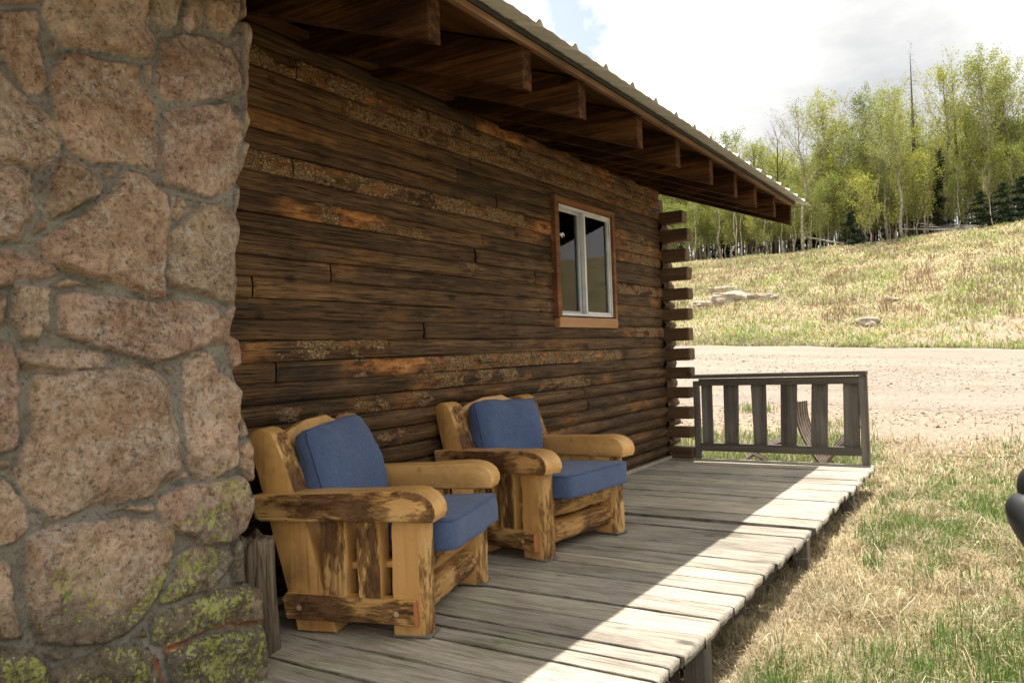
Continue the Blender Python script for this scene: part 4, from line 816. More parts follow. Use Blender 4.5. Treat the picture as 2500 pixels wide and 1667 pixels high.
# ------------------------------------------------------------------ log armchairs
def cushion(name, sx, sy, sz, parent, loc, rot=(0,0,0), puff=.02, seed=0, crown=0, wrink=.004, pw=7, edge=1.):
    """soft box sx,sy,sz with rounded edges and a crowned top"""
    n = 30; V = []; F = []; idxm = {}
    def shp(a, b, c):
        p = float(pw); r_ = (abs(a)**p+abs(b)**p+abs(c)**p)**(1/p); a, b, c = a/r_, b/r_, c/r_
        x, y, z = a*sx/2, b*sy/2, c*sz/2; k = (1-a*a)*(1-b*b); z *= edge+(1-edge)*min(1., 1.35*((1-a**4)*(1-b**4))**.6); z += puff*k*(1 if c > 0 else .3)*c
        x += -crown*0; q = (1-c*c); x *= 1+.012*q; y *= 1+.012*q
        ns = mnoise.noise((x*6+seed, y*6, z*6))*wrink+mnoise.noise((x*17+seed, y*17, z*17))*wrink*.3
        # corners droop in a little
        cn = max(0, abs(a)+abs(b)-1.6)*(edge < 1); z -= .02*cn*(1 if c > 0 else -1)
        return (x+a*ns, y+b*ns, z+c*ns)
    for f, ax in enumerate(range(3)):
        for s in (-1, 1):
            b0 = len(V)
            for i in range(n+1):
                for j in range(n+1):
                    u_, v_ = -1+2*i/n, -1+2*j/n; u_ = math.sin(u_*math.pi/2)**1 if False else u_; c = [0,0,0]; c[ax] = s; c[(ax+1)%3] = u_; c[(ax+2)%3] = v_; V.append(shp(*c))
            for i in range(n):
                for j in range(n):
                    q = (b0+i*(n+1)+j, b0+(i+1)*(n+1)+j, b0+(i+1)*(n+1)+j+1, b0+i*(n+1)+j+1); F.append(q if s > 0 else q[::-1])
    o = meshobj(name, V, F, BLUE, parent, smooth=True); bm = bmesh.new(); bm.from_mesh(o.data); bmesh.ops.remove_doubles(bm, verts=bm.verts, dist=.0004); bmesh.ops.recalc_face_normals(bm, faces=bm.faces); bm.to_mesh(o.data); bm.free()
    for p in o.data.polygons: p.use_smooth = True
    o.location = loc; o.rotation_euler = rot
    # piping along front top and bottom edges
    for c in ((.80, .86) if name == 'seat_cushion' else (.80,)):
        pass
    V = []; F = []; m = 96; k = 6; rad = .0048; base = 0
    for c in (.86, -.86):
        ring = []
        for i in range(m):
            t = 2*math.pi*i/m; a, b = math.cos(t), math.sin(t); mx_ = max(abs(a), abs(b)); a, b = a/mx_, b/mx_; q = Vector(shp(a, b, c)); q = Vector((q.x*1.004, q.y*1.004, q.z*1.01)); ring.append(q)
        for i in range(m):
            d = (ring[(i+1)%m]-ring[i-1]).normalized(); s1 = d.cross(Vector((0,0,1))).normalized(); s2 = d.cross(s1)
            for j in range(k): V.append(tuple(ring[i]+s1*rad*math.cos(2*math.pi*j/k)+s2*rad*math.sin(2*math.pi*j/k)))
        for i in range(m):
            for j in range(k): F.append((base+i*k+j, base+((i+1)%m)*k+j, base+((i+1)%m)*k+(j+1)%k, base+i*k+(j+1)%k))
        base += m*k
    meshobj('piping', V, F, PIPE, o, smooth=True)
    return o
def armchair(loc, rz, seed, label, wild):
    t = empty('log_armchair', loc, rz, label=label, cat='armchair', group='log armchairs with blue cushions against the cabin wall')
    W_ = .84; sd = seed; Bz = [PINEA[2],PBA[2]]; Dz = [PINEA[2],PDA[2]]; By = [PINEA[1],PBA[1]]; Dy = [PINEA[1],PDA[1]]; Bx = [PINEA[0],PBA[0]]; Dx = [PINEA[0],PDA[0]]
    for (a, b) in ((0,.118),(W_-.118,W_)):
        o = extr('leg', [(a,.012),(a,.125),(b,.125),(b,.012),(b-.012,-.010),(b-.040,-.022),((a+b)/2,-.026),(a+.040,-.022),(a+.012,-.010)], 0, .462, axis='z', mats=Bz, parent=t, bev=.004, barkf=lambda n, c: n.y < -.35 and abs(n.z) < .5, nz=.004, seed=sd, seg=16); sd += 1
        p = MB(); p.box(a-.001,b+.003,-.027,.127,.0,.006,jit=.002); p.build('felt_pad', simple('grey_felt',(.16,.14,.12),.95), o)
    for s, (a, b) in enumerate(((.0,.118),(W_-.118,W_))):
        o = extr('back_post', [(.385,0),(.56,.0),(.60,.15),(.705,.56),(.762,.765),(.764,.80),(.748,.822),(.72,.834),(.69,.830),(.655,.812),(.636,.778),(.515,.46),(.43,.15)], a, b, axis='u', mats=Bz, parent=t, bev=.005, barkf=lambda n, c: n.y < -.72 and .55 < c.z < .80, nz=.0025, seed=sd, seg=6); sd += 1
    rl = [(.015,.05),(.595,.052),(.612,.14),(.60,.155),(.02,.150)]
    for s, (a, b) in enumerate(((-.035,.045),(W_-.045,W_+.035))):
        o = extr('side_rail', rl, a, b, axis='u', mats=Dy+[REDW], parent=t, bev=.006, bulge0=.018*(1-s), bulge1=.018*s, barkf=lambda n, c: abs(n.x) > .3 and ((n.x < 0) == (c.x < W_/2)), nz=.0035, seed=sd+1+s)
        for p in o.data.polygons:
            if p.normal.y < -.6: p.material_index = 2
        xs_ = a-.0015 if s == 0 else b+.0015
        for (py, pz) in ((.10,.10),(.53,.105)):
            V, F = tube([(xs_, py, pz), (xs_+(.01 if s == 0 else -.01), py, pz)], .011, 14); meshobj('peg', V, F, PEGM, o)
    for s in (0, 1):
        for (a, b) in ((.325,.430),(.175,.275)):
            x0_, x1_ = (-.012,.095) if s == 0 else (W_-.095,W_+.012)
            extr('slat', [(a,.146),(b,.146),(b+.008,.462),(a+.003,.462)], x0_, x1_, axis='u', mats=Bz if a < .3 else Dz, parent=t, bev=.004, bulge0=.016*(s==0), bulge1=.016*(s==1), barkf=(lambda n, c: n.x < -.3) if s == 0 else (lambda n, c: n.x > .3), nz=.0035, seed=sd+3); sd += 1
    arm = [(-.070,.466),(.30,.462),(.69,.456),(.715,.47),(.735,.545),(.725,.562),(.30,.576),(.06,.588),(.02,.587),(-.015,.580),(-.045,.566),(-.068,.545),(-.080,.520),(-.082,.492)]
    endf = lambda n, c: c.y > -.03 or n.y > -.2
    extr('arm', arm, -.055,.100, axis='u', mats=Dy, parent=t, bev=.006, bulge0=.007, barkf=lambda n, c: n.x < -.5, nz=.003, seed=sd+9)
    extr('arm', arm, W_-.115,W_+.03, axis='u', mats=By, parent=t, bev=.006, bulge1=.009, barkf=lambda n, c: n.x > .5, nz=.0025, seed=sd+10)
    extr('front_rail', [(.035,.205),(.095,.205),(.10,.318),(.035,.318),(.012,.30),(.004,.265),(.014,.235)], .116, W_-.116, axis='u', mats=Dx if wild else Bx, parent=t, bev=.004, barkf=lambda n, c: n.y < -.15 and abs(n.x) < .5, nz=.004, seed=sd+11, seg=16)
    extr('front_rail', [(.035,.062),(.115,.062),(.12,.168),(.050,.168),(.030,.158),(.014,.11),(.020,.08)], .116, W_-.116, axis='u', mats=Bx, parent=t, bev=.004, barkf=lambda n, c: n.y < -.15 and abs(n.x) < .5, nz=.004, seed=sd+12, seg=16)
    extr('seat_base', [(.10,.262),(.53,.235),(.53,.262),(.10,.289)], .05, W_-.05, axis='u', mats=[PINEA[0]], parent=t, bev=.004, nz=.001)
    ln = math.atan2(.155,.60)
    hb = extr('head_board', [(.10,-.35),(W_-.10,-.35),(W_-.10,-.005),(W_*.70,.030),(W_*.64,.052),(W_*.42,.046),(.20,.018),(.14,-.002),(.10,-.012)], 0, .055, axis='v', mats=[PINEA[0], REDW], parent=t, bev=.006, barkf=lambda n, c: n.z > .5 and wild, nz=.002, seed=sd+13); hb.location = (0,.675,.80); hb.rotation_euler = (-ln,0,0)
    br = extr('back_rail', [(.10,.0),(W_-.10,.0),(W_-.10,.10),(.10,.10)], 0, .05, axis='v', mats=Bx, parent=t, bev=.006, nz=.002, seed=sd+14); br.location = (0,.56,.33); br.rotation_euler = (-ln,0,0)
    cushion('seat_cushion', .630, .64, .132, t, (.434, .215, .366), (R(-3.),0,R(.8 if wild else -.6)), puff=.014, seed=seed, pw=16, edge=1.)
    cushion('back_cushion', W_-.245, .475, .155, t, (W_/2-.012, .532, .590), (R(90)-ln-.02, R(-1.5 if not wild else 2.5), R(0)), puff=.0, seed=seed+20, wrink=.017, pw=9, edge=.30)
    return t
armchair((2.508,-.911,0), R(16.3), 3, 'nearer log armchair with blue cushions, beside the stone chimney', False)
armchair((3.705,-.775,0), R(-7.3), 40, 'farther log armchair with blue cushions and dark bark front rail, below the window', True)

# ------------------------------------------------------------------ bent metal sheets behind the railing
def bentsheet(path, side, wdt, label, ribs=5, loc=(0,0,0)):
    """ribbed strip: path of points (centre line), side vector across the strip"""
    P = [Vector(p) for p in path]; Q = []
    for i in range(len(P)-1):
        for j in range(8):
            t = j/8; p0 = P[max(i-1,0)]; p1 = P[i]; p2 = P[i+1]; p3 = P[min(i+2,len(P)-1)]
            Q.append(.5*((2*p1)+(-p0+p2)*t+(2*p0-5*p1+4*p2-p3)*t*t+(-p0+3*p1-3*p2+p3)*t**3))
    Q.append(P[-1]); S = Vector(side).normalized(); n = ribs*8+1; V = []; F = []
    for th in (0, .004):
        for i, q in enumerate(Q):
            d = (Q[min(i+1,len(Q)-1)]-Q[max(i-1,0)]).normalized(); nn = d.cross(S).normalized()
            for j in range(n):
                u_ = j/(n-1)-.5; ph = (j/8)%1; h = .014 if .35 < ph < .65 else 0
                if j in (0, n-1): h = .02
                V.append(tuple(q+S*u_*wdt+nn*(h+th)))
    m = len(Q)
    for L_ in (0,1):
        for i in range(m-1):
            for j in range(n-1):
                b = L_*m*n; f = (b+i*n+j, b+i*n+j+1, b+(i+1)*n+j+1, b+(i+1)*n+j); F.append(f if L_ else f[::-1])
    for i in range(m-1):
        for j in (0, n-1): F.append((i*n+j, m*n+i*n+j, m*n+(i+1)*n+j, (i+1)*n+j))
    for j in range(n-1):
        for i in (0, m-1): F.append((i*n+j, m*n+i*n+j, m*n+i*n+j+1, i*n+j+1))
    o = meshobj('bent_metal_sheet', V, F, BROWNM, smooth=False); tag(o, label, 'metal sheet', 'bent ribbed metal sheets dumped behind the railing'); return o
bentsheet([(8.62,-1.08,.50),(8.62,-1.085,.36),(8.60,-1.12,.22),(8.56,-1.18,.10),(8.50,-1.27,-.03),(8.46,-1.36,-.14),(8.44,-1.42,-.22)], (.95,-.25,0), .26, 'brown ribbed metal sheet curving up like a chute behind the fourth picket')
bentsheet([(8.62,-1.56,.20),(8.58,-1.42,.04),(8.55,-1.30,-.10),(8.54,-1.24,-.19)], (.6,.25,.3), .12, 'narrow brown metal strip rising to the right behind the last picket', 3)
bentsheet([(8.80,-.98,.13),(8.72,-.84,.09),(8.62,-.68,.02),(8.54,-.54,-.08),(8.50,-.46,-.19)], (.8,-.1,.30), .20, 'brown metal strip arching down to the left behind the third picket', 4)
bentsheet([(8.40,-.62,-.02),(8.40,-.74,-.08),(8.38,-.90,-.17)], (.4,.3,.35), .07, 'short dark metal strip lying low below the third picket', 2)

# ------------------------------------------------------------------ rocks
def rock(X, Y, sx, sy, sz, label, rz=0, seed=0, tilt=0):
    bm = bmesh.new(); bmesh.ops.create_icosphere(bm, subdivisions=4, radius=1)
    for v in bm.verts:
        p = v.co.copy(); q = mnoise.noise(p*1.4+Vector((seed,0,0)))*.35+mnoise.noise(p*3.5+Vector((seed,4,0)))*.14
        c = max(abs(p.x), abs(p.y), abs(p.z)*1.2); v.co = (p/c)*.35+p*.65; v.co *= 1+q; v.co.x *= sx; v.co.y *= sy; v.co.z *= sz
    me = bpy.data.meshes.new('rock'); bm.to_mesh(me); bm.free(); me.materials.append(ROCK)
    for p in me.polygons: p.use_smooth = False
    o = bpy.data.objects.new('rock', me); COL.objects.link(o); o.location = (X, Y, float(ground(X, Y))+sz*.30); o.rotation_euler = (tilt, tilt*.5, rz)
    return tag(o, label, 'rock', 'flat pale rocks on the hillside')
for t_, e_, s_, lb in [(.287,.0500,(.6,1.0,.30),'largest flat pale rock slab on the verge beyond the road, left'),(.250,.0500,(.4,.75,.20),'long low rock slab right of the largest slab'),(.325,.0450,(.35,.5,.20),'small pale slab left of the largest slab, next to the cabin corner'),(.300,.063,(.4,.8,.16),'pale slab lying higher in the dry grass above the other slabs'),(.133,.0150,(.4,.42,.24),'tilted pale rock at the road edge below the slope'),(.107,.043,(.2,.3,.09),'small stone on bare soil in the middle of the slope')]:
    X_, Y_ = elev_at(t_, e_); rock(X_, Y_, *s_, lb, rz=.2, seed=t_*40, tilt=.05)
# twig on the gravel
V=[];F=[]
for (P, lb) in [([(9.9,-2.95,.02),(9.7,-2.75,.03),(9.75,-2.5,.015),(9.9,-2.3,.01)],'thin bent twig on the dry ground beyond the deck'),([(7.9,-3.05,.02),(7.8,-2.85,.03),(7.85,-2.62,.02)],'short dark twig on the straw, near the right edge')]:
    P = [(a,b,float(ground(a,b))+c) for a,b,c in P]; V,F = tube(P, [.008,.007,.006,.004][:len(P)]); tag(meshobj('twig', V, F, RAFTX, smooth=True), lb, 'twig')

# ------------------------------------------------------------------ trees
def mk_leaf(name, c1, c2, c3, tr=.45):
    m = M(name, .6, .25); v = m.coord(); col = m.ramp(m.attr('lv'), [(0.,c1),(.5,c2),(1.,c3)])
    rn = m.rnd(); col = m.mix(1., col, m.ramp(rn, [(0.,(.58,.62,.66)),(.5,(.95,.95,.95)),(1.,(1.28,1.14,1.0))]), 'MULTIPLY')
    t = m.n('ShaderNodeBsdfTranslucent'); m.l(col, t.inputs[0]); m.l(col, m.b.inputs['Base Color']); mx = m.n('ShaderNodeMixShader'); mx.inputs[0].default_value = tr; m.l(m.b.outputs[0], mx.inputs[1]); m.l(t.outputs[0], mx.inputs[2]); m.l(mx.outputs[0], m.o.inputs[0]); return m.m
LEAFA = mk_leaf('aspen_leaf', (.15,.18,.035), (.30,.345,.065), (.47,.49,.14)); LEAFC = mk_leaf('spruce_needles', (.010,.022,.010), (.022,.042,.018), (.05,.075,.03), .15)
def mk_abark():
    m = M('aspen_bark', .8, .2); v = m.coord((1,1,.35)); a = m.noise(v, 9, 5, .7); z = m.coord((1,1,1)); col = m.ramp(a, [(.36,(.06,.05,.04)),(.46,(.22,.19,.14)),(.65,(.42,.38,.29))])
    return m.done(col, m.bump(a, .4, .02))
ABARK = mk_abark(); DBARK = simple('dark_bark', (.06,.045,.034), .9, 0, .2, .4, 8)
def ribbon(segs):
    """list of (P, rads, k) tubes merged"""
    V=[];F=[]
    for P, rd, k in segs:
        v,f = tube(P, rd, k); b=len(V); V += v; F += [tuple(b+i for i in q) for q in f]
    return V,F
def aspen_proto(seed, h=12., nleaf=2600, crown0=.38, bush=1., leafsz=.085, bare=False, fork=True):
    r_ = random.Random(seed); segs = []; tips = []
    P = []; x = y = 0; a = r_.uniform(0,6.28)
    for i in range(13):
        t = i/12; P.append(Vector((x, y, h*t*.97))); x += r_.gauss(0,.10)+.06*math.cos(a)*(t); y += r_.gauss(0,.10)+.06*math.sin(a)*t
    R0 = .0125*h
    segs.append((P, [R0*(1-.88*(i/12)**.9) for i in range(13)], 7))
    br = []
    nb = int(26*bush)
    for i in range(nb):
        t = crown0 + (1-crown0)*(i+r_.random())/nb; t = min(t, .985); k = t*12; q = P[int(k)].lerp(P[min(int(k)+1,12)], k-int(k))
        ang = r_.uniform(0,6.28); L_ = h*(.10+.17*math.sin(math.pi*min(1,(t-crown0)/(1-crown0)*.8+.2)))*r_.uniform(.7,1.25)*bush**.3; rise = r_.uniform(.55,1.3)
        B = [q]; d = Vector((math.cos(ang), math.sin(ang), rise)).normalized()
        for s in range(5): d = (d+Vector((r_.gauss(0,.18), r_.gauss(0,.18), .16+r_.gauss(0,.1)))).normalized(); B.append(B[-1]+d*L_/5)
        rb = R0*(1-t*.8)*.38; segs.append((B, [rb*(1-.16*s) for s in range(6)], 4)); br.append(B)
        for s in range(1, 6):
            for _ in range(2):
                d2 = (d+Vector((r_.gauss(0,.9), r_.gauss(0,.9), r_.uniform(-.2,.8)))).normalized(); e = B[s]+d2*L_*r_.uniform(.18,.42); segs.append(([B[s], B[s].lerp(e,.5)+Vector((0,0,.04)), e], [rb*.35, rb*.25, rb*.12], 3)); tips.append((B[s], e))
    V, F = ribbon(segs); trunk = meshobj('trunk', V, F, ABARK if not bare else DBARK, smooth=True, link=False)
    crown = None
    if nleaf:
        g = np.random.default_rng(seed); n = nleaf; ti = g.integers(0, len(tips), n); a_ = np.array([tips[i][0] for i in ti]); b_ = np.array([tips[i][1] for i in ti]); f = g.uniform(.25,1.1,n)[:,None]
        C = a_+(b_-a_)*f + g.normal(0,.16,(n,3)); crown = leafmesh('crown', C, g.uniform(.6,1.3,n)*leafsz, g, LEAFA)
    return trunk, crown
def leafmesh(name, C, s, g, mat, droop=0):
    n = len(C); a = g.normal(0,1,(n,3)); a /= np.linalg.norm(a,axis=1)[:,None]; b = np.cross(a, g.normal(0,1,(n,3))); b /= np.linalg.norm(b,axis=1)[:,None]+1e-9
    A = a*s[:,None]; B = b*s[:,None]*.8; V = np.stack([C-A*.5, C+B*.45, C+A*.5, C-B*.45],1).reshape(-1,3); i = np.arange(n)*4; Fq = np.stack([i,i+1,i+2,i+3],1)
    return meshobj(name, V, Fq, mat, attrs={'lv': np.repeat(np.clip(g.normal(.5,.25,n),0,1),4)}, link=False)
def spruce_proto(seed, h=7., dead=False, n=9000, wid=.27):
    r_ = random.Random(seed); g = np.random.default_rng(seed); segs = [([Vector((0,0,0)), Vector((.03,.02,h*.5)), Vector((0,0,h))], [h*.014, h*.009, .012], 7)]; C = []
    nb = int(h*(9 if dead else 13))
    for i in range(nb):
        t = (.04 if not dead else .12)+.95*i/nb; z = h*t; L_ = h*wid*(1-t)**.8*r_.uniform(.6,1.15)+.1
        if dead: L_ = h*.10*(1-t*.75)*r_.uniform(.3,1.2)
        ang = r_.uniform(0,6.28); d = Vector((math.cos(ang), math.sin(ang), r_.uniform(-.35,.15))); e = Vector((0,0,z))+d*L_
        segs.append(([Vector((0,0,z)), Vector((0,0,z)).lerp(e,.5)+Vector((0,0,.03)), e+Vector((0,0,-.04*L_))], [.02*(1-t)+.006, .010, .004], 3))
        if not dead:
            m = int(n/nb*(L_/(h*wid)+.25)); tt = g.uniform(.05,1.05,m); P_ = np.array([0,0,z])+np.array(d)[None]*L_*tt[:,None]; P_ += g.normal(0,.07,(m,3))*np.array([1,1,.7])+np.array([0,0,-.05]); C.append(P_)
    V, F = ribbon(segs); trunk = meshobj('trunk', V, F, DBARK, smooth=True, link=False); crown = None
    if not dead:
        C = np.concatenate(C); crown = leafmesh('crown', C, g.uniform(.06,.15,len(C)), g, LEAFC)
    return trunk, crown
TALL = [aspen_proto(s, 13., 5600, .40, 1.2, .12) for s in (1,2,3)]
MID = [aspen_proto(10+s, 9.5, 5200, .26, 1.2, .115) for s in range(4)]
YNG = [aspen_proto(20+s, 6., 3300, .2, 1.2, .105) for s in range(3)]
SPARSE = [aspen_proto(30+s, 12., 2200, .45, 1.05, .085) for s in range(2)]
BAREP = [aspen_proto(40+s, 8.5, 0, .35, .9, .07, True) for s in range(2)]
DEADS = [spruce_proto(50+s, 13., True) for s in range(2)]; SPR = [spruce_proto(60, 8., False, 9000, .20), spruce_proto(61, 3.2, False, 9000, .52), spruce_proto(62, 3.0, False, 7000, .46)]
POLE = [aspen_proto(70+s, 8.0, 260, .62, .45, .08) for s in range(3)]
tr_ = random.Random(99)
def plant(proto, name, X, Y, s, label, cat, group=None, lean=0, rz=None, sz=None):
    s = s*(.84 if cat == 'tree' and 'spruce' not in name else 1)*float(np.interp((Y+2.91)/X, [-.02,.05,.09,.2], [.87,.89,.97,1.]))
    if group:
        tier = 'small ' if s < tr_base(label)*.90 else ('tall ' if s > tr_base(label)*1.06 else 'medium '); dist = 'nearest rows' if X < TLX_at(Y)+3.5 else ('second rows' if X < TLX_at(Y)+8 else 'back rows')
        label = tier+label+', in the '+dist if len((tier+label+', in the '+dist).split()) <= 16 else tier+label
    t = empty(name, (X, Y, float(ground(X, Y))-.08), tr_.uniform(0,6.28) if rz is None else rz, label=label, cat=cat, group=group)
    t.scale = (s*tr_.uniform(.9,1.1), s*tr_.uniform(.9,1.1), s*(sz or 1)); t.rotation_euler[0] = lean+tr_.gauss(0,.02); t.rotation_euler[1] = tr_.gauss(0,.02)
    for pr in proto:
        if pr is None: continue
        c = pr.copy(); COL.objects.link(c); c.parent = t
    return t
G1 = 'aspens along the tree line above the hillside'
def hdg(px): # heading of an image column of the reference (2500 wide) at mid height
    d = fw*1952.3+r2*(px-1250)-u2*(600-833.5); return d.y/d.x
keys = [(1960,0,SPARSE[0],'quaking_aspen',.95,'lone tall sparse aspen standing forward, just right of the roof tip','tree'),
 (2205,.5,TALL[0],'quaking_aspen',.86,'tall leaning pale trunked aspen in front, left of the left dead spruce','tree'),
 (2168,3,TALL[1],'quaking_aspen',.84,'tall aspen with open crown two trunks left of the dead spruce','tree'),
 (2308,3,TALL[2],'quaking_aspen',1.08,'tallest forked aspen between the two dead spruce spikes','tree'),
 (2432,3,TALL[1],'quaking_aspen',1.12,'very tall dark limbed aspen near the right edge of the photo','tree'),
 (2478,5,TALL[0],'quaking_aspen',1.02,'tall leafy aspen cut by the right edge of the photo','tree'),
 (2242,4,DEADS[0],'dead_spruce',1.02,'bare dead spruce spike left of the tallest forked aspen','dead tree'),
 (2348,7,DEADS[1],'dead_spruce',1.05,'bare dead spruce spike right of the tallest forked aspen','dead tree'),
 (2290,3,SPR[0],'spruce_tree',.80,'dark narrow spruce under the tallest forked aspen','tree'),
 (2080,.2,SPR[2],'spruce_tree',.80,'small dark bushy spruce at the tree line, middle of the slope','tree'),
 (2400,.6,SPR[1],'spruce_tree',.85,'dark low spruce left of the two at the right edge','tree'),
 (2455,.8,SPR[1],'spruce_tree',.95,'dark low spruce at the right edge, in the middle of three','tree'),
 (2500,1.2,SPR[1],'spruce_tree',1.05,'dark low spruce cut by the right edge of the photo','tree'),
 (1832,3,BAREP[0],'bare_tree',.95,'leafless thin tree just right of the roof edge','dead tree'),
 (1895,2,BAREP[1],'bare_tree',1.05,'leafless thin tree between the roof edge and the lone tall aspen','dead tree'),
 (2004,0,YNG[0],'quaking_aspen',.80,'small aspen first right of the lone tall aspen','tree'),
 (2128,-.8,YNG[1],'quaking_aspen',.85,'small forked aspen standing forward above the bare soil path','tree'),
 (2425,-.3,POLE[0],'quaking_aspen',.55,'thin white leaning aspen trunk before the dark spruces','tree')]
for (px_, dx, pr, nm_, s, lb, cat) in keys:
    t_ = hdg(px_); X_, Y_ = elev_at(t_, elv(t_)); X_ += dx; Y_ = -2.91+t_*X_
    plant(pr, nm_, X_, Y_, s, lb, cat, lean=.22 if 'leaning aspen trunk' in lb else 0, rz=2.2)
def place(t):
    for lim, w_ in ((.0,'near the right edge'),(.045,'right of the right dead spruce'),(.075,'between the two dead spruces'),(.125,'left of the left dead spruce'),(.165,'above the small dark bushy spruce'),(.205,'right beside the lone tall aspen'),(.26,'around the tip of the roof'),(.32,'below the eave')):
        if t < lim: return w_
    return 'seen past the log ends'
for i in range(64):   # front and second rows of young leafy aspens
    t_ = -.07+.55*(i+tr_.random())/64; X_, Y_ = elev_at(t_, elv(t_)); X_ += tr_.uniform(1,6.5); Y_ = -2.91+t_*X_
    if t_ < .05 and tr_.random() < .3: continue
    plant(tr_.choice(YNG), 'quaking_aspen', X_, Y_, tr_.uniform(.75,1.15), 'young yellow green aspen '+place(t_), 'tree', 'young aspens in the front rows, '+place(t_))
for i in range(110):
    t_ = -.10+.60*(i+tr_.random())/110; X_, Y_ = elev_at(t_, elv(t_)); X_ += tr_.uniform(4,16); Y_ = -2.91+t_*X_; sc_ = float(np.interp(t_, [-.1,.08,.2,.5],[1.12,1.05,.95,.92]))
    plant(tr_.choice(MID if tr_.random() < .75 else TALL), 'quaking_aspen', X_, Y_, sc_*tr_.uniform(.8,1.08), 'leafy aspen inside the stand, '+place(t_), 'tree', 'leafy aspens inside the stand, '+place(t_))
for i in range(80):
    t_ = .0+.50*(i+tr_.random())/80; X_, Y_ = elev_at(t_, elv(t_)); X_ += tr_.uniform(.3,7); Y_ = -2.91+t_*X_
    plant(tr_.choice(POLE), 'quaking_aspen', X_, Y_, tr_.uniform(.6,.95), 'slender grey aspen with few leaves '+place(t_), 'tree', 'slender aspen stems, '+place(t_))
for i in range(14):
    t_ = -.12+.27*(i+tr_.random())/14; X_, Y_ = elev_at(t_, elv(t_)); X_ += tr_.uniform(7,16); Y_ = -2.91+t_*X_
    plant(SPR[0], 'spruce_tree', X_, Y_, tr_.uniform(.6,1.0), 'dark spruce half hidden among the aspens on the right', 'tree', 'dark spruces hidden among the aspens')
for i in range(10):
    t_ = .12+.36*(i+tr_.random())/10; X_, Y_ = elev_at(t_, elv(t_)); X_ += tr_.uniform(6,14); Y_ = -2.91+t_*X_
    plant(SPR[1], 'spruce_tree', X_, Y_, tr_.uniform(.6,.9), 'small dark spruce in the shade of the aspen stand', 'tree', 'small spruces in the shade of the stand')
# the wood behind, one mass of stems and leaves
def woods():
    segs = []; g = np.random.default_rng(77); C = []
    for i in range(420):
        t_ = -.14+.72*g.random(); X_, Y_ = elev_at(t_, elv(t_)); X_ += 12+22*g.random(); Y_ = -2.91+t_*X_; z = float(ground(X_, Y_)); hh = g.uniform(7.5,10.5)*(.95 if t_ < .1 else .82); a = g.normal(0,.03,2)
        segs.append(([(X_,Y_,z-.2),(X_+a[0]*hh*.5,Y_+a[1]*hh*.5,z+hh*.5),(X_+a[0]*hh,Y_+a[1]*hh,z+hh)],[.10,.07,.02],4))
        n = 330; u_ = g.random(n)**.8; rr = (.35+1.25*np.sin(np.pi*np.clip(u_,0.05,1)))*g.random(n)**.5; th = g.random(n)*6.283; C.append(np.stack([X_+rr*np.cos(th), Y_+rr*np.sin(th), z+hh*(.36+.66*u_)],1))
    V, F = ribbon(segs); C = np.concatenate(C); n = len(C); s_ = g.uniform(.12,.26,n); lm = leafmesh('x', C, s_, g, LEAFA); lv = np.array([v.co[:] for v in lm.data.vertices]); lf = np.arange(n*4).reshape(-1,4)+len(V)
    o = meshobj('distant_woods', np.concatenate([np.array(V), lv]), [tuple(f) for f in F]+[tuple(f) for f in lf.tolist()], [DBARK, LEAFA], fm=[0]*len(F)+[1]*n, attrs={'lv': np.concatenate([np.zeros(len(V)), np.repeat(np.clip(g.normal(.35,.25,n),0,1),4)])})
    tag(o, 'mass of aspen wood farther back behind the tree line', 'woods', kind='stuff'); bpy.data.objects.remove(lm)
woods()
# fallen bleached trunks
fl = [(2270,1.5,3.8,.35,.25,'long bleached fallen trunk leaning low at the foot of the spruce'),(2330,2.5,4.2,-.5,.16,'bleached fallen trunk lying behind the dark spruce'),(2345,2.0,3.0,.9,.30,'short bleached trunk propped up in the deadfall heap'),(2310,3.0,3.6,.1,.42,'upper bleached trunk of the deadfall heap'),(2035,1.6,3.4,-.6,.34,'white fallen trunk slanting down left of the small spruce'),(2360,1.2,2.6,.5,.1,'thin bleached pole on the ground left of the low spruces')]
for px_, dx, L_, ang, rise, lb in fl:
    t_ = hdg(px_); X_, Y_ = elev_at(t_, elv(t_)); X_ += dx; Y_ = -2.91+t_*X_; P = []
    for i in range(6):
        f = i/5-.5; x_ = X_+math.sin(ang)*L_*f; y_ = Y_+math.cos(ang)*L_*f; P.append((x_, y_, float(ground(X_, Y_))+.12+rise*L_*(f+.5)*.6+random.uniform(-.02,.02)))
    V, F = tube(P, [.06,.057,.05,.045,.035,.025], 7); tag(meshobj('fallen_log', V, F, SNAG, smooth=True), lb, 'fallen log', 'bleached fallen trunks at the tree line')

# ------------------------------------------------------------------ parked car (only its mirror reaches into the picture)
car = empty('parked_car', (3.2,-4.25,float(ground(3.2,-4.2))), label='dark parked car of which only the black door mirror shows at the right edge', cat='car')
def carpart(name, outline, y0, y1, mat, bev=.05):
    return extr(name, outline, y0, y1, axis='v', mats=[mat], parent=car, bev=bev, nz=0, seg=4)
body = [(-2.1,.42),(-2.05,.36),(-1.75,.34),(1.75,.34),(2.15,.38),(2.2,.60),(2.15,.82),(1.9,.90),(1.2,.98),(-.6,.98),(-1.3,.93),(-1.95,.82),(-2.12,.65)]
carpart('body', body, -.90, .90, CARPAINT, .09)
carpart('cabin', [(-.75,.96),(1.95,.96),(1.75,1.38),(1.4,1.50),(.1,1.52),(-.15,1.45)], -.76, .76, CARPAINT, .12)
carpart('side_window', [(-.45,1.0),(.55,1.0),(.55,1.40),(-.02,1.40)], .755, .775, CGLASS, .01); carpart('side_window', [(.63,1.0),(1.6,1.0),(1.5,1.36),(.63,1.40)], .755, .775, CGLASS, .01)
o = MB(); q = carpart('windscreen', [(-.74,.985),(-.70,.99),(-.16,1.44),(-.19,1.45)], -.66,.66, CGLASS, .01)
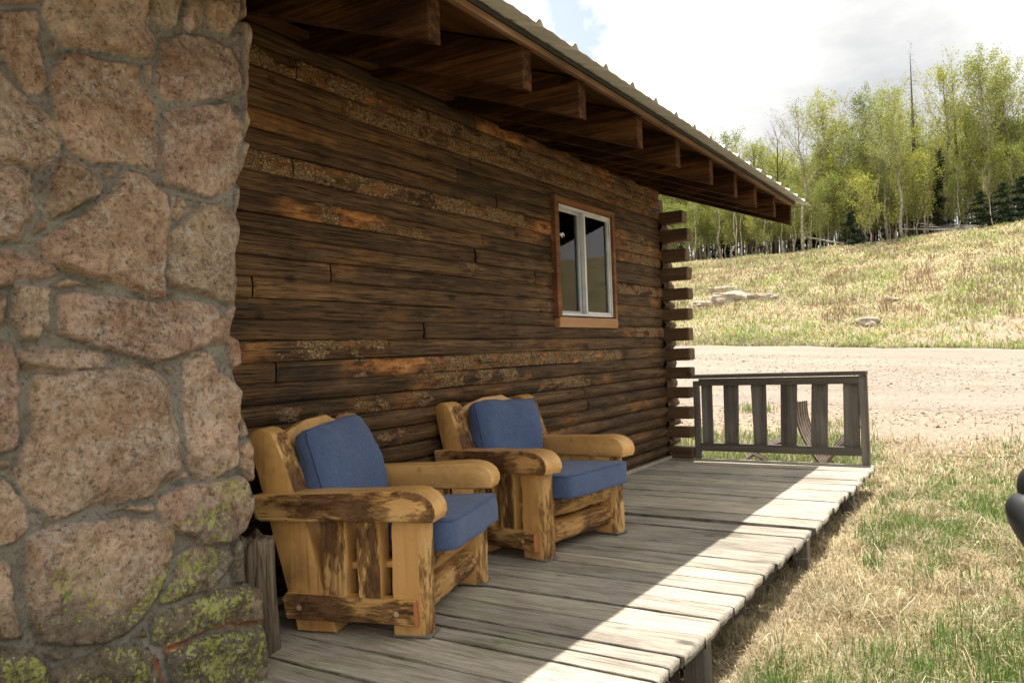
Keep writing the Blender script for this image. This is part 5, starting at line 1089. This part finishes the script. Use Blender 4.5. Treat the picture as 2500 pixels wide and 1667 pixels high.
for wxx in (-1.35,1.35):
    for wy in (.80,-.80):
        wn = empty('wheel', (wxx, wy, .34)); wn.parent = car
        for nm_, rr_, mt_, th_ in (('tyre',.34,TYRE,.11),('rim',.22,RIM,.118)):
            bm = bmesh.new(); bmesh.ops.create_cone(bm, cap_ends=True, segments=32, radius1=rr_, radius2=rr_, depth=th_*2, matrix=Matrix.Rotation(R(90),4,'X')); bmesh.ops.bevel(bm, geom=[e for e in bm.edges if len(e.link_faces)==2 and e.calc_face_angle()>1], offset=.02, segments=2, affect='EDGES')
            me = bpy.data.meshes.new(nm_); bm.to_mesh(me); bm.free(); me.materials.append(mt_); ob = bpy.data.objects.new(nm_, me); COL.objects.link(ob); ob.parent = wn
for hy in (.62,-.62): carpart('headlight', [(-2.10,.66),(-1.98,.64),(-1.92,.76),(-2.06,.76)], hy-.16, hy+.16, simple('lamp_glass',(.5,.5,.5),.15), .01)
# mirror: rounded head over a lower skirt, reaching out towards the deck
def blob(name, c, s, mat, parent, sq=2.6, taper=0):
    bm = bmesh.new(); bmesh.ops.create_icosphere(bm, subdivisions=5, radius=1)
    for v in bm.verts:
        p = v.co; r_ = (abs(p.x)**sq+abs(p.y)**sq+abs(p.z)**sq)**(1/sq); p = p/r_; k = 1-taper*(1-p.z)/2; v.co = Vector((p.x*s[0], (p.y*k)*s[1]-(1-k)*s[1]*1.0, p.z*s[2]))
    me = bpy.data.meshes.new(name); bm.to_mesh(me); bm.free(); me.materials.append(mat)
    for q in me.polygons: q.use_smooth = True
    o = bpy.data.objects.new(name, me); COL.objects.link(o); o.parent = parent; o.location = c; return o
MIR = Vector((2.45,-2.98,.645)); ml = MIR-car.location
mir = empty('mirror', ml); mir.parent = car
blob('skirt', (0,0,-.11), (.09,.14,.18), BLACKP, mir, 2.6, .85)
blob('shell', (.02,-.085,.075), (.08,.14,.085), BLACKP, mir, 2.4, 0)
MB().box(-.03,.03,-.32,-.08,-.03,.02).build('bracket', BLACKP, mir, bev=.01)
